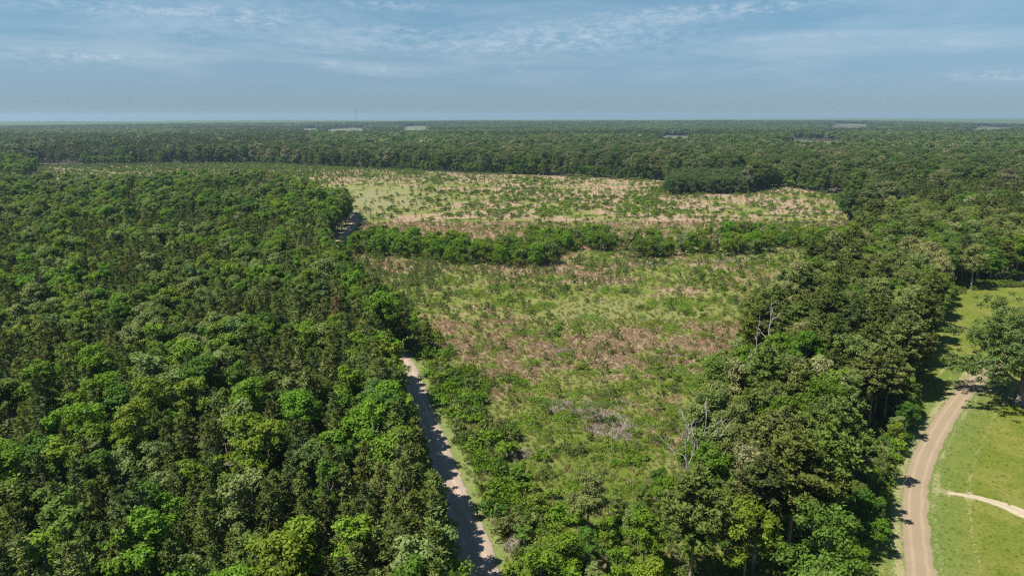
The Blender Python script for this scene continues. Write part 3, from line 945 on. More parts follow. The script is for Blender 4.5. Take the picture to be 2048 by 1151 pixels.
# strip beside the lawn
STRIP = [(6, 50), G(1120, 1200, 4), G(1140, 1100, 6), G(1180, 1010, 8), G(1240, 955, 9), G(1320, 900, 10), G(1370, 860, 10), G(1430, 790, 9), G(1470, 730, 9), G(1490, 640, 9), G(1560, 580, 9), G(1640, 520, 7),
         G(1700, 482, 6), (200, 380), (330, 430), (420, 300), (300, 262), (200, 256), G(1900, 578, 3), G(1880, 640, 5), G(1852, 700, 6), G(1838, 800, 7), G(1840, 850, 7), G(1805, 900, 8), G(1785, 960, 8), G(1765, 1010, 9), G(1745, 1080, 9), G(1740, 1151, 9), G(1700, 1330, 9)]
x, y = jgrid(-5, 440, 48, 440, 6.2, 3)
dl = dist_line(x, y, LP[::6])
ok = inside(x, y, STRIP) & (dl > 9) & ((y > 118) | (x > 30 - .35 * (y - 60))) & (dist_line(x, y, RRP[::4]) > 9) & in_view(x, y, 10, 150, 420)
x, y = x[ok], y[ok]
typ = vnoise(x + 10, y, 20, 61, 2) + np.random.default_rng(8).normal(0, .14, len(x))
pn = (typ > .60) | ((y < 100) & (typ > .5))
bl = (~pn) & (typ < .36)
add_rows(x[pn], y[pn], 'pine_tree', 3, .72, 1.0, PINE_T, [.3, .4, .1, .2], 'strip', 51)
add_rows(x[bl], y[bl], 'broadleaf_tree', 5, .95, 1.35, LEAF_T, [.3, .2, .15, .15, .05, .15], 'strip', 52)
oo = ~pn & ~bl
add_rows(x[oo], y[oo], 'oak_tree', 4, .72, 1.02, OAK_T, [.26, .22, .14, .12, .26], 'strip', 53)
# small trees that fill the strip's margins
x, y = jgrid(-5, 260, 70, 400, 3.4, 4)
ok = inside(x, y, STRIP) & in_view(x, y, 3, 60, 200) & (dist_line(x, y, RRP[::4]) > 3.5)
e1 = dist_line(x, y, STRIP[1:13]) < 4.5; e2 = dist_line(x, y, STRIP[18:-1]) < 4.0
ok &= (e1 | e2) & (dist_line(x, y, LP[::6]) > 6)
x, y = x[ok], y[ok]
add_rows(x, y, 'broadleaf_tree', 5, .36, .66, LEAF_T, [.32, .2, .12, .16, .05, .15], 'strip', 54)

# the thicket band across the field
for line, wdt, sd_ in ((HEDGE, 19, 5), (HEDGE2, 14, 6)):
    x, y = jgrid(-120, 240, 250, 430, 4.0, sd_)
    px_, _, _ = project(x, y, 0.)
    px_ = np.where(px_ > 1440, 1150, px_)
    ok = (dist_line(x, y, line) < wdt * (.25 + 1.0 * vnoise(x, y, 14, 71, 2))) & (vnoise(x, y, 11, 73, 2) > np.clip((px_ - 1050) / 800, 0, .46) + .08) & (dist_line(x, y, LP[::6]) > 7)
    x, y = x[ok], y[ok]
    add_rows(x, y, 'thicket_tree', 5, .24, .76, LEAF_T, [.50, .12, .06, .24, .02, .06], 'band', 60 + sd_)
# trees on the field side of the dirt road
x, y = jgrid(-90, 20, 165, 300, 4.0, 9)
xl = np.interp(y, LP[:, 1], LP[:, 0])
ok = (x > xl + 3.6) & (x < xl + 7.5 + 5 * (vnoise(x, y, 10, 15, 2) - .5)) & (y < 285)
x, y = x[ok], y[ok]
pn = np.random.default_rng(12).random(len(x)) < .45
add_rows(x[pn], y[pn], 'pine_tree', 4, .5, .95, PINE_T, [.34, .3, .2, .16], 'verge', 71)
add_rows(x[~pn], y[~pn], 'broadleaf_tree', 5, .42, .85, LEAF_T, [.34, .22, .07, .17, .1, .10], 'verge', 72)

# far forest up to 1 km: oaks and pines
x, y = jgrid(-1050, 1050, 240, 1050, 8.6, 10)
dl, op, left = classify(x, y)
r = np.hypot(x, y)
ok = ~op & ~left & ~inside(x, y, STRIP) & (r < 1050) & in_view(x, y, 12, 90) & ~inside(x, y, COPSE)
ok &= ~((x < 250) & (y < 330))
x, y = x[ok], y[ok]
typ = vnoise(x + 10, y, 70, 62, 2) + np.random.default_rng(18).normal(0, .12, len(x))
pn = typ > .62
add_rows(x[~pn], y[~pn], 'oak_tree', 4, .95, 1.45, [((.062, .088, .026), 'dull green'), ((.044, .074, .020), 'dark green'), ((.082, .104, .040), 'grey-olive'), ((.050, .100, .014), 'bright green'), ((.120, .128, .066), 'pale buff-green')],
         [.34, .3, .18, .1, .08], 'far', 81)
add_rows(x[pn], y[pn], 'pine_tree', 4, 1.1, 1.45, PINE_T, [.34, .3, .2, .16], 'far', 82)
FAR_OAK_T = [((.088, .122, .034), 'dull green'), ((.064, .100, .026), 'dark green'), ((.115, .140, .050), 'grey-olive'), ((.075, .135, .018), 'bright green'), ((.165, .172, .085), 'pale buff-green')]
x, y = jgrid(150, 320, 244, 290, 3.6, 20)
ok = (dist_line(x, y, [(150, 262)] + LAWN[11:14]) < 8) & ~inside(x, y, LAWN) & (y > 246)
x, y = x[ok], y[ok]
add_rows(x, y, 'broadleaf_tree', 5, .4, .85, LEAF_T, [.15, .4, .1, .05, .15, .15], 'strip', 84)
x, y = jgrid(-560, 420, 560, 1060, 4.2, 19)
i0 = FIELD.index((-575, 905)); fe = FIELD[i0:i0 + 12]
ok = (dist_line(x, y, fe) < 7) & ~inside(x, y, FIELD) & in_view(x, y, 3, 30)
x, y = x[ok], y[ok]
add_rows(x, y, 'broadleaf_tree', 5, .55, .95, LEAF_T, [.2, .4, .1, .1, .1, .10], 'corner', 83)
# brighter young growth right of the field's far corner
x, y = jgrid(150, 420, 380, 640, 5.2, 13)
px, py, _ = project(x, y, np.full_like(x, 5.))
ok = (px > 1690 + (450 - py) * .6) & (px < 1900) & (py > 385) & (py < 450) & (vnoise(x, y, 40, 3, 2) > .38) & (~inside(x, y, STRIP))
x, y = x[ok], y[ok]
add_rows(x, y, 'broadleaf_tree', 5, .35, .8, LEAF_T, [.4, .2, .1, .2, .0, .10], 'corner', 91)
# dark even copse standing in the field's far side
x, y = jgrid(60, 420, 500, 760, 5.2, 14)
ok = inside(x, y, COPSE)
x, y = x[ok], y[ok]
add_rows(x, y, 'broadleaf_tree', 5, .78, 1.12, [((.058, .092, .026), 'dark green'), ((.074, .102, .034), 'dark olive')], [.6, .4], 'copse', 92)

TONES = {('pine_tree', z): PINE_T for z in ('left', 'strip', 'verge', 'far')}
TONES.update({('broadleaf_tree', z): LEAF_T for z in ('left', 'strip', 'verge', 'corner')})
TONES[('broadleaf_tree', 'copse')] = [((.058, .092, .026), 'dark green'), ((.074, .102, .034), 'dark olive')]
TONES[('oak_tree', 'strip')] = OAK_T
TONES[('oak_tree', 'far')] = FAR_OAK_T
TONES[('thicket_tree', 'band')] = LEAF_T
WHERE = {'left': 'in the wood left of the dirt road', 'strip': 'in the wooded strip by the lawn', 'verge': 'beside the dirt road', 'far': 'past the field',
         'corner': 'at the field corner', 'copse': 'in the dark copse', 'band': 'in the thicket across the field'}
GROUPS = {'left': 'trees of the wood left of the dirt road', 'strip': 'trees of the strip between field and lawn', 'verge': 'trees on the field side of the dirt road',
          'far': 'trees of the forest past the field', 'corner': 'young trees at the field corner', 'copse': 'trees of the dark copse', 'band': 'small trees of the thicket across the field'}
NOUN = {'pine_tree': 'pine', 'broadleaf_tree': 'broadleaf', 'oak_tree': 'oak', 'thicket_tree': 'small tree', 'shrub': 'shrub', 'pine_sapling': 'pine sapling', 'bramble_patch': 'bramble patch'}
SHAPES = {'pine_tree': M_YP, 'broadleaf_tree': M_YL, 'oak_tree': M_OK, 'thicket_tree': M_YT}
HT = {'pine_tree': 14, 'broadleaf_tree': 13, 'oak_tree': 18, 'thicket_tree': 13}
USED = {}


ONES = 'zero one two three four five six seven eight nine ten eleven twelve thirteen fourteen fifteen sixteen seventeen eighteen nineteen'.split()
TENS = 'twenty thirty forty fifty sixty seventy eighty ninety'.split()


def spell(n):
    n = max(0, min(100, n))
    return ONES[n] if n < 20 else 'hundred' if n == 100 else TENS[n // 10 - 2] + ('-' + ONES[n % 10] if n % 10 else '')


def photo_place(x, y, z):
    px, py, d = project(np.array([x]), np.array([y]), np.array([z]))
    return int(round(px[0] / 20.48)), int(round(py[0] / 11.51)), d[0], px[0], py[0]


def settle(cands, limit):
    """cands: (depth, key, size word, rest of the label), largest in view first -> {key: label}; two that would read alike become the nearer and the farther"""
    by, n = {}, 0
    for c_ in cands:
        L = by.setdefault(c_[3], [])
        if len(L) < 2:
            L.append(c_); n += 1
        if n >= limit:
            break
    out = {}
    taken = {}
    for rest, L in by.items():
        if len(L) == 1:
            out[L[0][1]] = f'{L[0][2]} {rest}'
        else:
            L.sort(key=lambda c_: c_[0])
            for c_, wd in zip(L, ('nearer', 'farther')):
                lb = f'{wd} {rest}'
                out[c_[1]] = lb
    return out


# ---- single trees the photograph singles out (built first so that others keep clear of them)
KEEP_CLEAR = []


def single_tree(name, pair, x, y, label, cat='tree', s=1.0, rz=0.0, tint=(.06, .1, .03), lm=LEAF, bm_=BARK, clear=4.0, parts=None):
    e = put(name, None, (x, y, 0), rz, s)
    tag(e, label, cat)
    KEEP_CLEAR.append((x, y, clear))
    return e


# great open-grown oak on the lawn
def great_oak():
    rg = np.random.default_rng(77)
    ox, oy = G(2037, 806)
    e = single_tree('oak_tree', None, ox, oy, 'great spreading oak with flared grey trunk, alone on the lawn beside the gravel road', clear=16)
    e['group'] = None
    del e['group']
    R, H = 13.5, 22
    wood = Geo()
    th = np.linspace(0, 2 * math.pi, 17)[:-1]
    rings = []
    for z, rad, fl in ((-.3, 1.9, .5), (0.1, 1.55, .42), (.6, 1.1, .25), (1.4, .85, .1), (2.6, .75, .05), (4.2, .78, .05), (5.4, .6, 0), (9, .42, 0), (14, .24, 0), (18, .08, 0)):
        r_ = rad * (1 + fl * np.cos(th * 5 + .7) * .5)
        lx = .25 * math.sin(z * .35)
        rings.append(np.stack([lx + r_ * np.cos(th), r_ * np.sin(th), np.full(16, z)], 1))
    V = np.concatenate(rings); m_ = len(rings)
    wood.quads(V, [[i * 16 + j, i * 16 + (j + 1) % 16, (i + 1) * 16 + (j + 1) % 16, (i + 1) * 16 + j] for i in range(m_ - 1) for j in range(16)])
    crown = Geo()
    limbs = []
    for i in range(15):
        a = i * 2.399 + rg.normal(0, .2)
        u = i / 14
        z0 = 3.6 + u * 10
        L = (R * (1.02 - .55 * u ** 1.6)) * rg.uniform(.82, 1.08)
        zt = 4.5 + u * 14.5 + rg.uniform(-.6, 1.0)
        tip = np.array([math.cos(a) * L, math.sin(a) * L, zt])
        g = Geo()
        p = limb(rg, (.2, 0, z0), tip, .38 * (1.15 - u), .05, g, .12, 8, 6)
        ends = [tip]
        for kk in range(7):
            s = p[2 + kk % 5]
            t2 = s + rg.normal(size=3) * (2.4, 2.4, 1.2) + (p[-1] - p[0]) * .22 + (0, 0, .9)
            limb(rg, s, t2, .1, .03, g, .12, 4, 4)
            ends.append(t2)
        limbs.append(g)
        for c_ in ends:
            lv = rg.normal(0, .08)
            for q_ in range(10):
                cc = c_ + rg.normal(size=3) * (1.35, 1.35, .75)
                n = 44
                dd = rnd_dir(rg, n, .3)
                pos = cc + dd * .95 * rg.uniform(.3, 1, (n, 1)) * (1, 1, .6)
                crown.leaves(pos, dd * .8 + rg.normal(size=(n, 3)) * .4 + (0, 0, .55), .42, .6, np.clip(.5 + lv + rg.normal(0, .1) + rg.normal(0, .13, n), 0, 1), 0, rg)
    for q_ in range(210):
        d = rnd_dir(rg, 1, .7)[0]
        cc = np.array([0, 0, 12.]) + d * (8.5, 8.5, 9.4) * rg.uniform(.65, 1)
        n = 50
        dd = rnd_dir(rg, n, .3)
        crown.leaves(cc + dd * 1.15 * rg.uniform(.3, 1, (n, 1)) * (1, 1, .65), dd * .8 + rg.normal(size=(n, 3)) * .4 + (0, 0, .55), .42, .6, np.clip(.5 + rg.normal(0, .12) + rg.normal(0, .13, n), 0, 1), 0, rg)
    put('trunk', wood.mesh('great_trunk', [BARK], True), parent=e)
    for g in limbs:
        put('limb', g.mesh('great_limb', [BARK], True), parent=e)
    put('crown', crown.mesh('great_crown', [LEAF]), parent=e, tint=(.105, .145, .036))
    return e


great_oak()


def bare(name, x, y, label, H, seed, tr=.2, n=9, spread=.5, low=.35, mat=None, fine=3, clear=3.0, cat='dead tree', tilt=0):
    e = single_tree(name, None, x, y, label, cat, clear=clear)
    e.rotation_euler = (0, tilt, 0)
    t, br = baretree(seed, H, tr, n, spread, low, fine)
    put('trunk', t.mesh('bare_trunk', [mat or DEADW], True), parent=e)
    for g in br:
        put('branch', g.mesh('bare_branch', [mat or DEADW], True), parent=e)
    return e


x, y = G(1535, 722, 6); bare('dead_tree', x, y, 'tall leafless tree with pinkish bleached trunk and stub branches above the wooded strip', 21.5, 31, .27, 9, .28, .45, fine=2, clear=5.2)
x, y = G(1509, 718, 6); bare('dead_tree', x, y, 'slim grey dead trunk just left of the tall pinkish leafless tree', 18, 32, .17, 5, .12, .5, fine=1, clear=2)
x, y = G(1400, 950, 5); bare('dead_tree', x, y, 'forked bone-white bare tree rising from bright foliage at the strip edge', 18.5, 33, .18, 8, .42, .30, fine=4, clear=5)
x, y = G(1378, 948, 5); bare('dead_tree', x, y, 'thinner white bare tree leaning beside the forked bone-white one', 17, 34, .14, 7, .32, .35, fine=4, clear=4, tilt=-.08)
x, y = G(935, 344, 0); bare('dead_tree', x, y, 'lone pale snag standing in front of the far treeline', 19, 35, .5, 6, .10, .3, fine=1)
x, y = G(725, 338, 0); bare('dead_tree', x, y, 'leaning pale snag against the dark far treeline', 17, 36, .45, 5, .14, .4, fine=1, tilt=-.28)
for (px, py0, h0, tl, lb) in ((145, 562, 9, .0, 'pale bare trunk poking out of the wood, leftmost of all such trunks'), (203, 545, 9, -.05, 'pale bare trunk with a bent tip, second from the photo edge'),
                              (595, 515, 9, 0, 'slender pale snag in the wood close to where the dirt road reappears'), (614, 520, 9, .03, 'shorter pale snag paired with the slender one near the reappearing road')):
    x, y = G(px, py0, h0); bare('dead_tree', x, y, lb, 19, int(px), .17, 3, .08, .6, fine=1, clear=2, tilt=tl)
x, y = G(816, 1096, 6.5); bare('dead_tree', x, y, 'bare grey tree with drooping limbs by the bottom end of the dirt road', 13, 37, .15, 9, .26, .42, mat=BARK, fine=2, clear=2.6)
x, y = G(1366, 500, 0); bare('dead_tree', x, y, 'low leafless grey-brown tree with a dense round head of twigs in the thicket', 7.5, 38, .16, 26, .62, .12, mat=BARK, fine=7, clear=4)


def single_leafy(name, shape, x, y, s, tint, label, lm=None, clear=3.5, rz=.5):
    e = single_tree(name, None, x, y, label, 'tree', s, rz, clear=clear)
    put('crown', shape[0], parent=e, tint=tint); put('trunk', shape[1], parent=e)
    return e


x, y = G(1153, 492, 0); single_leafy('broadleaf_tree', M_YL[3], x, y, .62, (.12, .17, .09), 'pale silvery-green conical tree in the thicket across the field', clear=4)
x, y = G(1547, 466, 4); single_leafy('broadleaf_tree', M_YL[4], x, y, .68, (.085, .165, .012), 'rounded lime-green tree in the thicket past the pale clearing', clear=4)
x, y = G(672, 640, 10); single_leafy('pine_tree', M_YP[1], x, y, 1.12, (.13, .075, .035), 'rust-brown dying pine near the edge of the wood', clear=3)
x, y = G(88, 750, 10.5); single_leafy('pine_tree', M_YP[3], x, y, 1.02, (.13, .08, .045), 'rusty reddish-brown pine low down at the photo edge', clear=2.5)
x, y = G(1732, 345, 10); single_leafy('oak_tree', M_OK[2], x, y, 1.15, (.19, .175, .12), 'pale greyish-pink oak crown standing out in the forest past the field', clear=7)
x, y = G(1772, 350, 10); single_leafy('oak_tree', M_OK[1], x, y, 1.0, (.06, .12, .016), 'fresh green oak right beside the pale greyish-pink crown', clear=5)
x, y = G(1610, 700, 12); single_leafy('oak_tree', M_OK[0], x, y, .92, (.075, .150, .010), 'vivid green oak just right of the tall pinkish leafless tree', clear=5.5)
x, y = G(1650, 1065, 13); single_leafy('oak_tree', M_OK[1], x, y, .92, (.080, .140, .018), 'fresh green oak at the strip bottom beside the gravel road', clear=5)
x, y = G(1500, 905, 14); single_leafy('oak_tree', M_OK[3], x, y, .85, (.21, .215, .10), 'palest buff-green oak in front of the forked bare trees', clear=4.5)
x, y = G(1520, 985, 12); single_leafy('pine_tree', M_BP[0], x, y, .88, (.076, .100, .026), 'large dark pine with a bare pinkish trunk at the strip bottom', clear=4.5)
x, y = G(1390, 1010, 12); single_leafy('pine_tree', M_BP[2], x, y, .86, (.100, .124, .026), 'broad olive pine at the strip bottom below the forked bare trees', clear=5)
x, y = G(1650, 935, 14); single_leafy('pine_tree', M_BP[1], x, y, 1.0, (.100, .128, .022), 'layered yellowish-olive pine uphill of the fresh green oak', clear=4.5)
x, y = G(795, 900, 9); single_leafy('pine_tree', M_BP[2], x, y, .64, (.100, .124, .028), 'broad layered pine leaning out over the shaded dirt road', clear=3.6)
x, y = G(1175, 1010, 5); single_leafy('oak_tree', M_OK[1], x, y, .58, (.160, .185, .06), 'pale olive oak on the field edge at the bottom, with dry grass behind', clear=4.2)

T = [r_ for r_ in T if all((r_[0] - a) ** 2 + (r_[1] - b) ** 2 > c_ * c_ for a, b, c_ in KEEP_CLEAR)]

# the lawn stays open: no strip crown may hang out over it
RAD = {'pine_tree': 4.0, 'oak_tree': 5.2, 'broadleaf_tree': 3.0}


def over_lawn(r_):
    if r_[7] != 'strip' or r_[1] > 235:
        return False
    h = {'pine_tree': 18, 'oak_tree': 18, 'broadleaf_tree': 13}[r_[2]] * r_[4]
    px, py, d = project(r_[0], r_[1], h * .6)
    return float(px) + RAD[r_[2]] * r_[4] * F / float(d) > float(np.interp(float(py), [560, 590, 700, 830, 900, 1000, 1151], [1915, 1912, 1878, 1872, 1846, 1808, 1778]))


T = [r_ for r_ in T if not over_lawn(r_)]

# big pines of the strip use their own shapes
def shape_of(kind, zone, i):
    if kind == 'pine_tree' and zone == 'strip':
        return M_BP[i % 3], 20 * .9
    if zone in ('corner', 'copse'):
        return M_YT[i], 13
    return SHAPES[kind][i], HT[kind]


def pick(rows, limit, height):
    """indices of the rows that show largest in the photograph"""
    sc = []
    for i, r_ in enumerate(rows):
        h = height(r_)
        a, b, d, px, py = photo_place(r_[0], r_[1], h * .75)
        if d > 10 and -10 < px < 2058 and -10 < py < 1180:
            sc.append((h / d, i))
    sc.sort(reverse=True)
    return {i for _, i in sc[:limit]}


SIZEW = ('small', 'middling', 'tall')
mass_rows = {}
for kind, limit in (('pine_tree', 292), ('broadleaf_tree', 294), ('oak_tree', 290), ('thicket_tree', 230)):
    rows = [r_ for r_ in T if r_[2] == kind]
    hh = lambda r_: shape_of(r_[2], r_[7], r_[3])[1] * r_[4]
    cands = []
    for i, r_ in enumerate(rows):
        x, y, _, si, s, rz, ti, zone = r_
        H = shape_of(kind, zone, si)[1]
        a, b, d, px, py = photo_place(x, y, H * s * .75)
        if d > 10 and 0 < px < 2048 and 0 < py < 1165:
            wh = {'left': 'left of the dirt road', 'strip': 'beside the lawn', 'far': 'past the field', 'band': 'in the thicket'}.get(zone, WHERE[zone])
            cands.append((-H * s / d, d, i, SIZEW[0 if H * s < 8.5 else 1 if H * s < 13.5 else 2], f'{TONES[(kind, zone)][ti][1]} {NOUN[kind]} {wh}, {spell(a)} percent across, {spell(b)} down the photo'))
    cands.sort(key=lambda c_: c_[0])
    sel = settle([c_[1:] for c_ in cands], limit)
    for i, r_ in enumerate(rows):
        x, y, _, si, s, rz, ti, zone = r_
        if i not in sel:
            mass_rows.setdefault((kind, zone), []).append(r_)
            continue
        tint, word = TONES[(kind, zone)][ti]
        (cm, tm), H = shape_of(kind, zone, si)
        a, b, d, _, _ = photo_place(x, y, H * s * .75)
        sz = SIZEW[0 if H * s < 8.5 else 1 if H * s < 13.5 else 2]
        e = put(kind, None, (x, y, 0), rz, (s * random.uniform(.92, 1.1), s * random.uniform(.92, 1.1), s))
        tag(e, sel[i], 'pine' if kind == 'pine_tree' else 'tree', GROUPS[zone])
        put('crown', cm, parent=e, tint=tint); put('trunk', tm, parent=e)

# the rest of the trees up to 1 km
mass_near = {}
SETS = {'pine_tree': ([both(g) for g in YP], [NEEDLE, PBARK]), 'broadleaf_tree': ([both(g) for g in YL], [LEAF, BARK]), 'oak_tree': ([both(g) for g in OK], [LEAF, BARK]),
        'big_pine': ([both(g) for g in BP], [NEEDLE, PBARK]), 'thicket_tree': ([both(g) for g in YT], [LEAF, BARK])}
for (kind, zone), rows in mass_rows.items():
    key = 'big_pine' if (kind == 'pine_tree' and zone == 'strip') else 'thicket_tree' if kind == 'thicket_tree' or zone in ('corner', 'copse') else kind
    mass_near.setdefault(key, []).extend(rows)
NAMES = {'pine_tree': 'pine_woodland', 'broadleaf_tree': 'broadleaf_woodland', 'oak_tree': 'oak_forest', 'big_pine': 'tall_pine_woodland', 'thicket_tree': 'thicket_growth'}
for key, rows in mass_near.items():
    pr, mt = SETS[key]
    P = np.array([(r_[0], r_[1], 0) for r_ in rows], float)
    tint = np.array([TONES[(r_[2], r_[7])][r_[6]][0] for r_ in rows])
    s = np.array([r_[4] for r_ in rows])
    mass(NAMES[key], pr, mt, P, np.array([r_[3] % len(pr) for r_ in rows]), np.array([r_[5] for r_ in rows]), np.stack([s, s, s], 1), tint)

# forest from 1 km to 6 km
def far_band(name, x, y, smin, smax, seed, sq=1.0):
    rg = np.random.default_rng(seed)
    dl, op, left = classify(x, y)
    ok = ~op & in_view(x, y, 12, 60) & ~inside(x, y, FIELD)
    x, y = x[ok], y[ok]
    n = len(x)
    z = terrain(x, y)
    stand = vnoise(x, y, 420, 91, 3)
    px, py, _ = project(x, y, z)
    plant = ((stand > .60) | ((px < 620) & (py < 322) & (py > 283)))
    pk = np.where(plant & (rg.random(n) < .8), 4 + rg.integers(0, 2, n), rg.integers(0, 4, n))
    pal = np.array([(.062, .088, .026), (.044, .070, .020), (.080, .100, .040), (.050, .096, .016), (.110, .118, .062), (.052, .078, .024)])
    ci = np.searchsorted(np.cumsum([.28, .26, .16, .1, .06, .14]), np.clip(vnoise(x, y, 60, 5, 3) * .8 - .15 + rg.random(n) * .55, 0, .99))
    tint = pal[np.clip(ci, 0, 5)].copy()
    tint[pk >= 4] = (.050, .066, .026)
    tint *= (1.15 + .6 * vnoise(x, y, 300, 14, 3))[:, None] * rg.uniform(.75, 1.25, n)[:, None]
    s = rg.uniform(smin, smax, n)
    return mass(name, [both(g) for g in FT] + [both(g) for g in FP], [LEAF, BARK], np.stack([x, y, z], 1), pk, rg.uniform(0, 6.28, n), np.stack([s * sq, s * sq, s], 1), tint)


def ring(r0, r1, s, seed):
    x, y = jgrid(-r1 * .8, r1 * .8, r0 * .6, r1, s, seed)
    r = np.hypot(x, y)
    ok = (r > r0) & (r < r1)
    return x[ok], y[ok]


far_band('distant_forest', *ring(1050, 1900, 11.5, 21), .85, 1.5, 22, 1.15)
far_band('distant_forest', *ring(1900, 3400, 16, 23), .85, 1.35, 24, 1.7)
far_band('distant_forest', *ring(3400, 6200, 27, 25), .85, 1.25, 26, 3.0)

# beyond: canopy that reads as one mass
mcan, k = mat_new('far_canopy')
pos = k.n('ShaderNodeNewGeometry').outputs['Position']
c = k.ramp(k.noise(pos, .012, 6, .75), [(0.3, (0.040, 0.062, 0.022)), (0.55, (0.070, 0.096, 0.034)), (0.8, (0.12, 0.14, 0.06))])
c = k.mix(k.m('MULTIPLY', k.step(k.noise(pos, .0011, 3, .6), .62, .68), .7), c, (.20, .21, .10))
p = k.n('ShaderNodeBsdfPrincipled', {'Base Color': c, 'Roughness': 1.0}); p.inputs['Specular IOR Level'].default_value = 0
k.n('ShaderNodeOutputMaterial', {0: p})
rr = np.geomspace(5900, 14400, 230)
th = np.radians(np.linspace(-46, 46, 1300))
RR, TH = np.meshgrid(rr, th, indexing='ij')
rg_ = np.random.default_rng(4)
J = rg_.uniform(0, 1, RR.shape)
can = grid_sheet('far_forest_canopy', RR * np.sin(TH), RR * np.cos(TH), lambda x, y: terrain(x, y) + 11 + 8 * J + 6 * vnoise(x, y, 240, 3, 2), mcan, kind='stuff')

# ------------------------------------------------------------------ field plants
def field_pts(s, seed, y0=60, y1=1000, x0=-600, x1=330):
    x, y = jgrid(x0, x1, y0, y1, s, seed, .5)
    ok = inside(x, y, FIELD) & in_view(x, y, 0, 60, 60) & (dist_line(x, y, LP[::6]) > 3.9)
    return x[ok], y[ok]


def emit(kind, X, Y, protos, mesh_list, mats, scl, tones, ti, limit, where, cat, group, massname, hgt, sq=None):
    rg = np.random.default_rng(len(X))
    px, py, d = project(X, Y, np.full(len(X), .5))
    vis = (px > 0) & (px < 2048) & (py < 1151)
    score = np.where(vis, scl * hgt / d, -1)
    order = np.argsort(-score)
    cands = []
    for i in order[:limit * 2]:
        if score[i] > 0:
            sz = 'small' if scl[i] < np.median(scl) * .85 else 'large' if scl[i] > np.median(scl) * 1.15 else 'middling'
            cands.append((d[i], i, sz, f'{tones[ti[i]][1]} {NOUN.get(kind, kind)} {where}, {spell(int(round(px[i] / 20.48)))} percent across, {spell(int(round(py[i] / 11.51)))} down the photo'))
    labels = settle(cands, limit)
    sel = list(labels)
    pk = rg.integers(0, len(protos), len(X)); rot = rg.uniform(0, 6.283, len(X))
    if sq is None:
        sq = np.ones(len(X))
    chosen = np.zeros(len(X), bool); chosen[sel] = True
    for i in sel:
        tint, word = tones[ti[i]]
        o = put(kind, mesh_list[pk[i]], (X[i], Y[i], 0.04), rot[i], (scl[i] * sq[i], scl[i], scl[i]), tint=tint)
        tag(o, labels[i], cat, group)
    r_ = ~chosen
    if r_.any():
        mass(massname, protos, mats, np.stack([X[r_], Y[r_], np.full(r_.sum(), .03)], 1), pk[r_], rot[r_], np.stack([scl[r_] * sq[r_], scl[r_], scl[r_]], 1), np.array([tones[t][0] for t in ti[r_]]))


# saplings: dense young stand near the thicket's left end, scattered elsewhere
rgf = np.random.default_rng(90)
x, y = field_pts(2.6, 31, 60, 330)
px, py, _ = project(x, y, np.zeros(len(x)))
dens = .16 + .22 * (vnoise(x, y, 18, 44, 3) > .52)
dens = np.where(y < 235, dens * .38, dens)
stand = (px > 690) & (px < 900) & (py > 515) & (py < 640) & (vnoise(x, y, 14, 45, 2) > .34)
stand2 = (px > 860) & (px < 1150) & (py > 520) & (py < 600) & (vnoise(x, y, 12, 46, 2) > .50)
dens = np.where(stand, .6, np.where(stand2, .5, dens))
_, _, pale = grass_fields(x, y)
dens = dens * (1 - .85 * pale)
ok = rgf.random(len(x)) < dens
x, y = x[ok], y[ok]; st = stand[ok]
x2, y2 = field_pts(4.6, 32, 330, 1000)
_, _, pale = grass_fields(x2, y2)
edge = np.clip((y2 - 600) / 250, 0, .5) * (x2 < 0) + .15 * (x2 < -170)
d2 = .17 + .30 * (vnoise(x2, y2, 26, 47, 3) > .54) + edge
ok = rgf.random(len(x2)) < d2 * (1 - .85 * pale)
x2, y2 = x2[ok], y2[ok]
X = np.concatenate([x, x2]); Y = np.concatenate([y, y2])
scl = rgf.uniform(.5, 1.15, len(X)); scl[:len(x)][st] = rgf.uniform(.7, 1.25, st.sum())
scl[len(x):] *= .95
SAP_T = [((.090, .125, .028), 'olive green'), ((.068, .102, .024), 'dark green'), ((.120, .152, .040), 'light green')]
emit('pine_sapling', X, Y, [both(g) for g in SP], M_SP, [NEEDLE, PBARK], scl, SAP_T, rgf.integers(0, 3, len(X)), 290, 'in the field', 'young pine', 'pine saplings scattered over the field', 'pine_sapling_growth', 2.6)

# shrubs
x, y = field_pts(3.4, 33, 60, 420)
n_ = vnoise(x + 31, y, 15, 55, 3)
px, py, _ = project(x, y, np.zeros(len(x)))
dl = dist_line(x, y, LP[::6])
side = (x > np.interp(y, LP[:, 1], LP[:, 0])) & (dl < 13 + 8 * (vnoise(x, y, 12, 2, 2) - .3)) & (dl > 4.0) & (y < 240)
rightcorner = (px > 1400) & (py > 440) & (py < 640) & (n_ > .40)
_, _, pale = grass_fields(x, y)
dens = np.where(side, .95, np.where(rightcorner, .45, np.where(n_ > .62, .40, .035))) * np.where(side, 1, 1 - .9 * pale)
ok = rgf.random(len(x)) < dens
X, Y, sd_ = x[ok], y[ok], side[ok]
x2, y2 = field_pts(6.5, 34, 420, 1000)
n_ = vnoise(x2 + 31, y2, 40, 56, 3)
px, py, _ = project(x2, y2, np.zeros(len(x2)))
_, _, pale = grass_fields(x2, y2)
d2 = np.where(n_ > .54, .85, .07) + np.where((px > 1250), .15, 0) + np.where(py < 342, .3, 0) + np.where(x2 < -170, .12, 0)
ok = rgf.random(len(x2)) < d2 * (1 - .9 * pale)
X = np.concatenate([X, x2[ok]]); Y = np.concatenate([Y, y2[ok]])
scl = rgf.uniform(.55, 1.15, len(X)); scl[:len(sd_)][sd_] = rgf.uniform(1.0, 1.9, sd_.sum()); scl[len(sd_):] *= 1.5
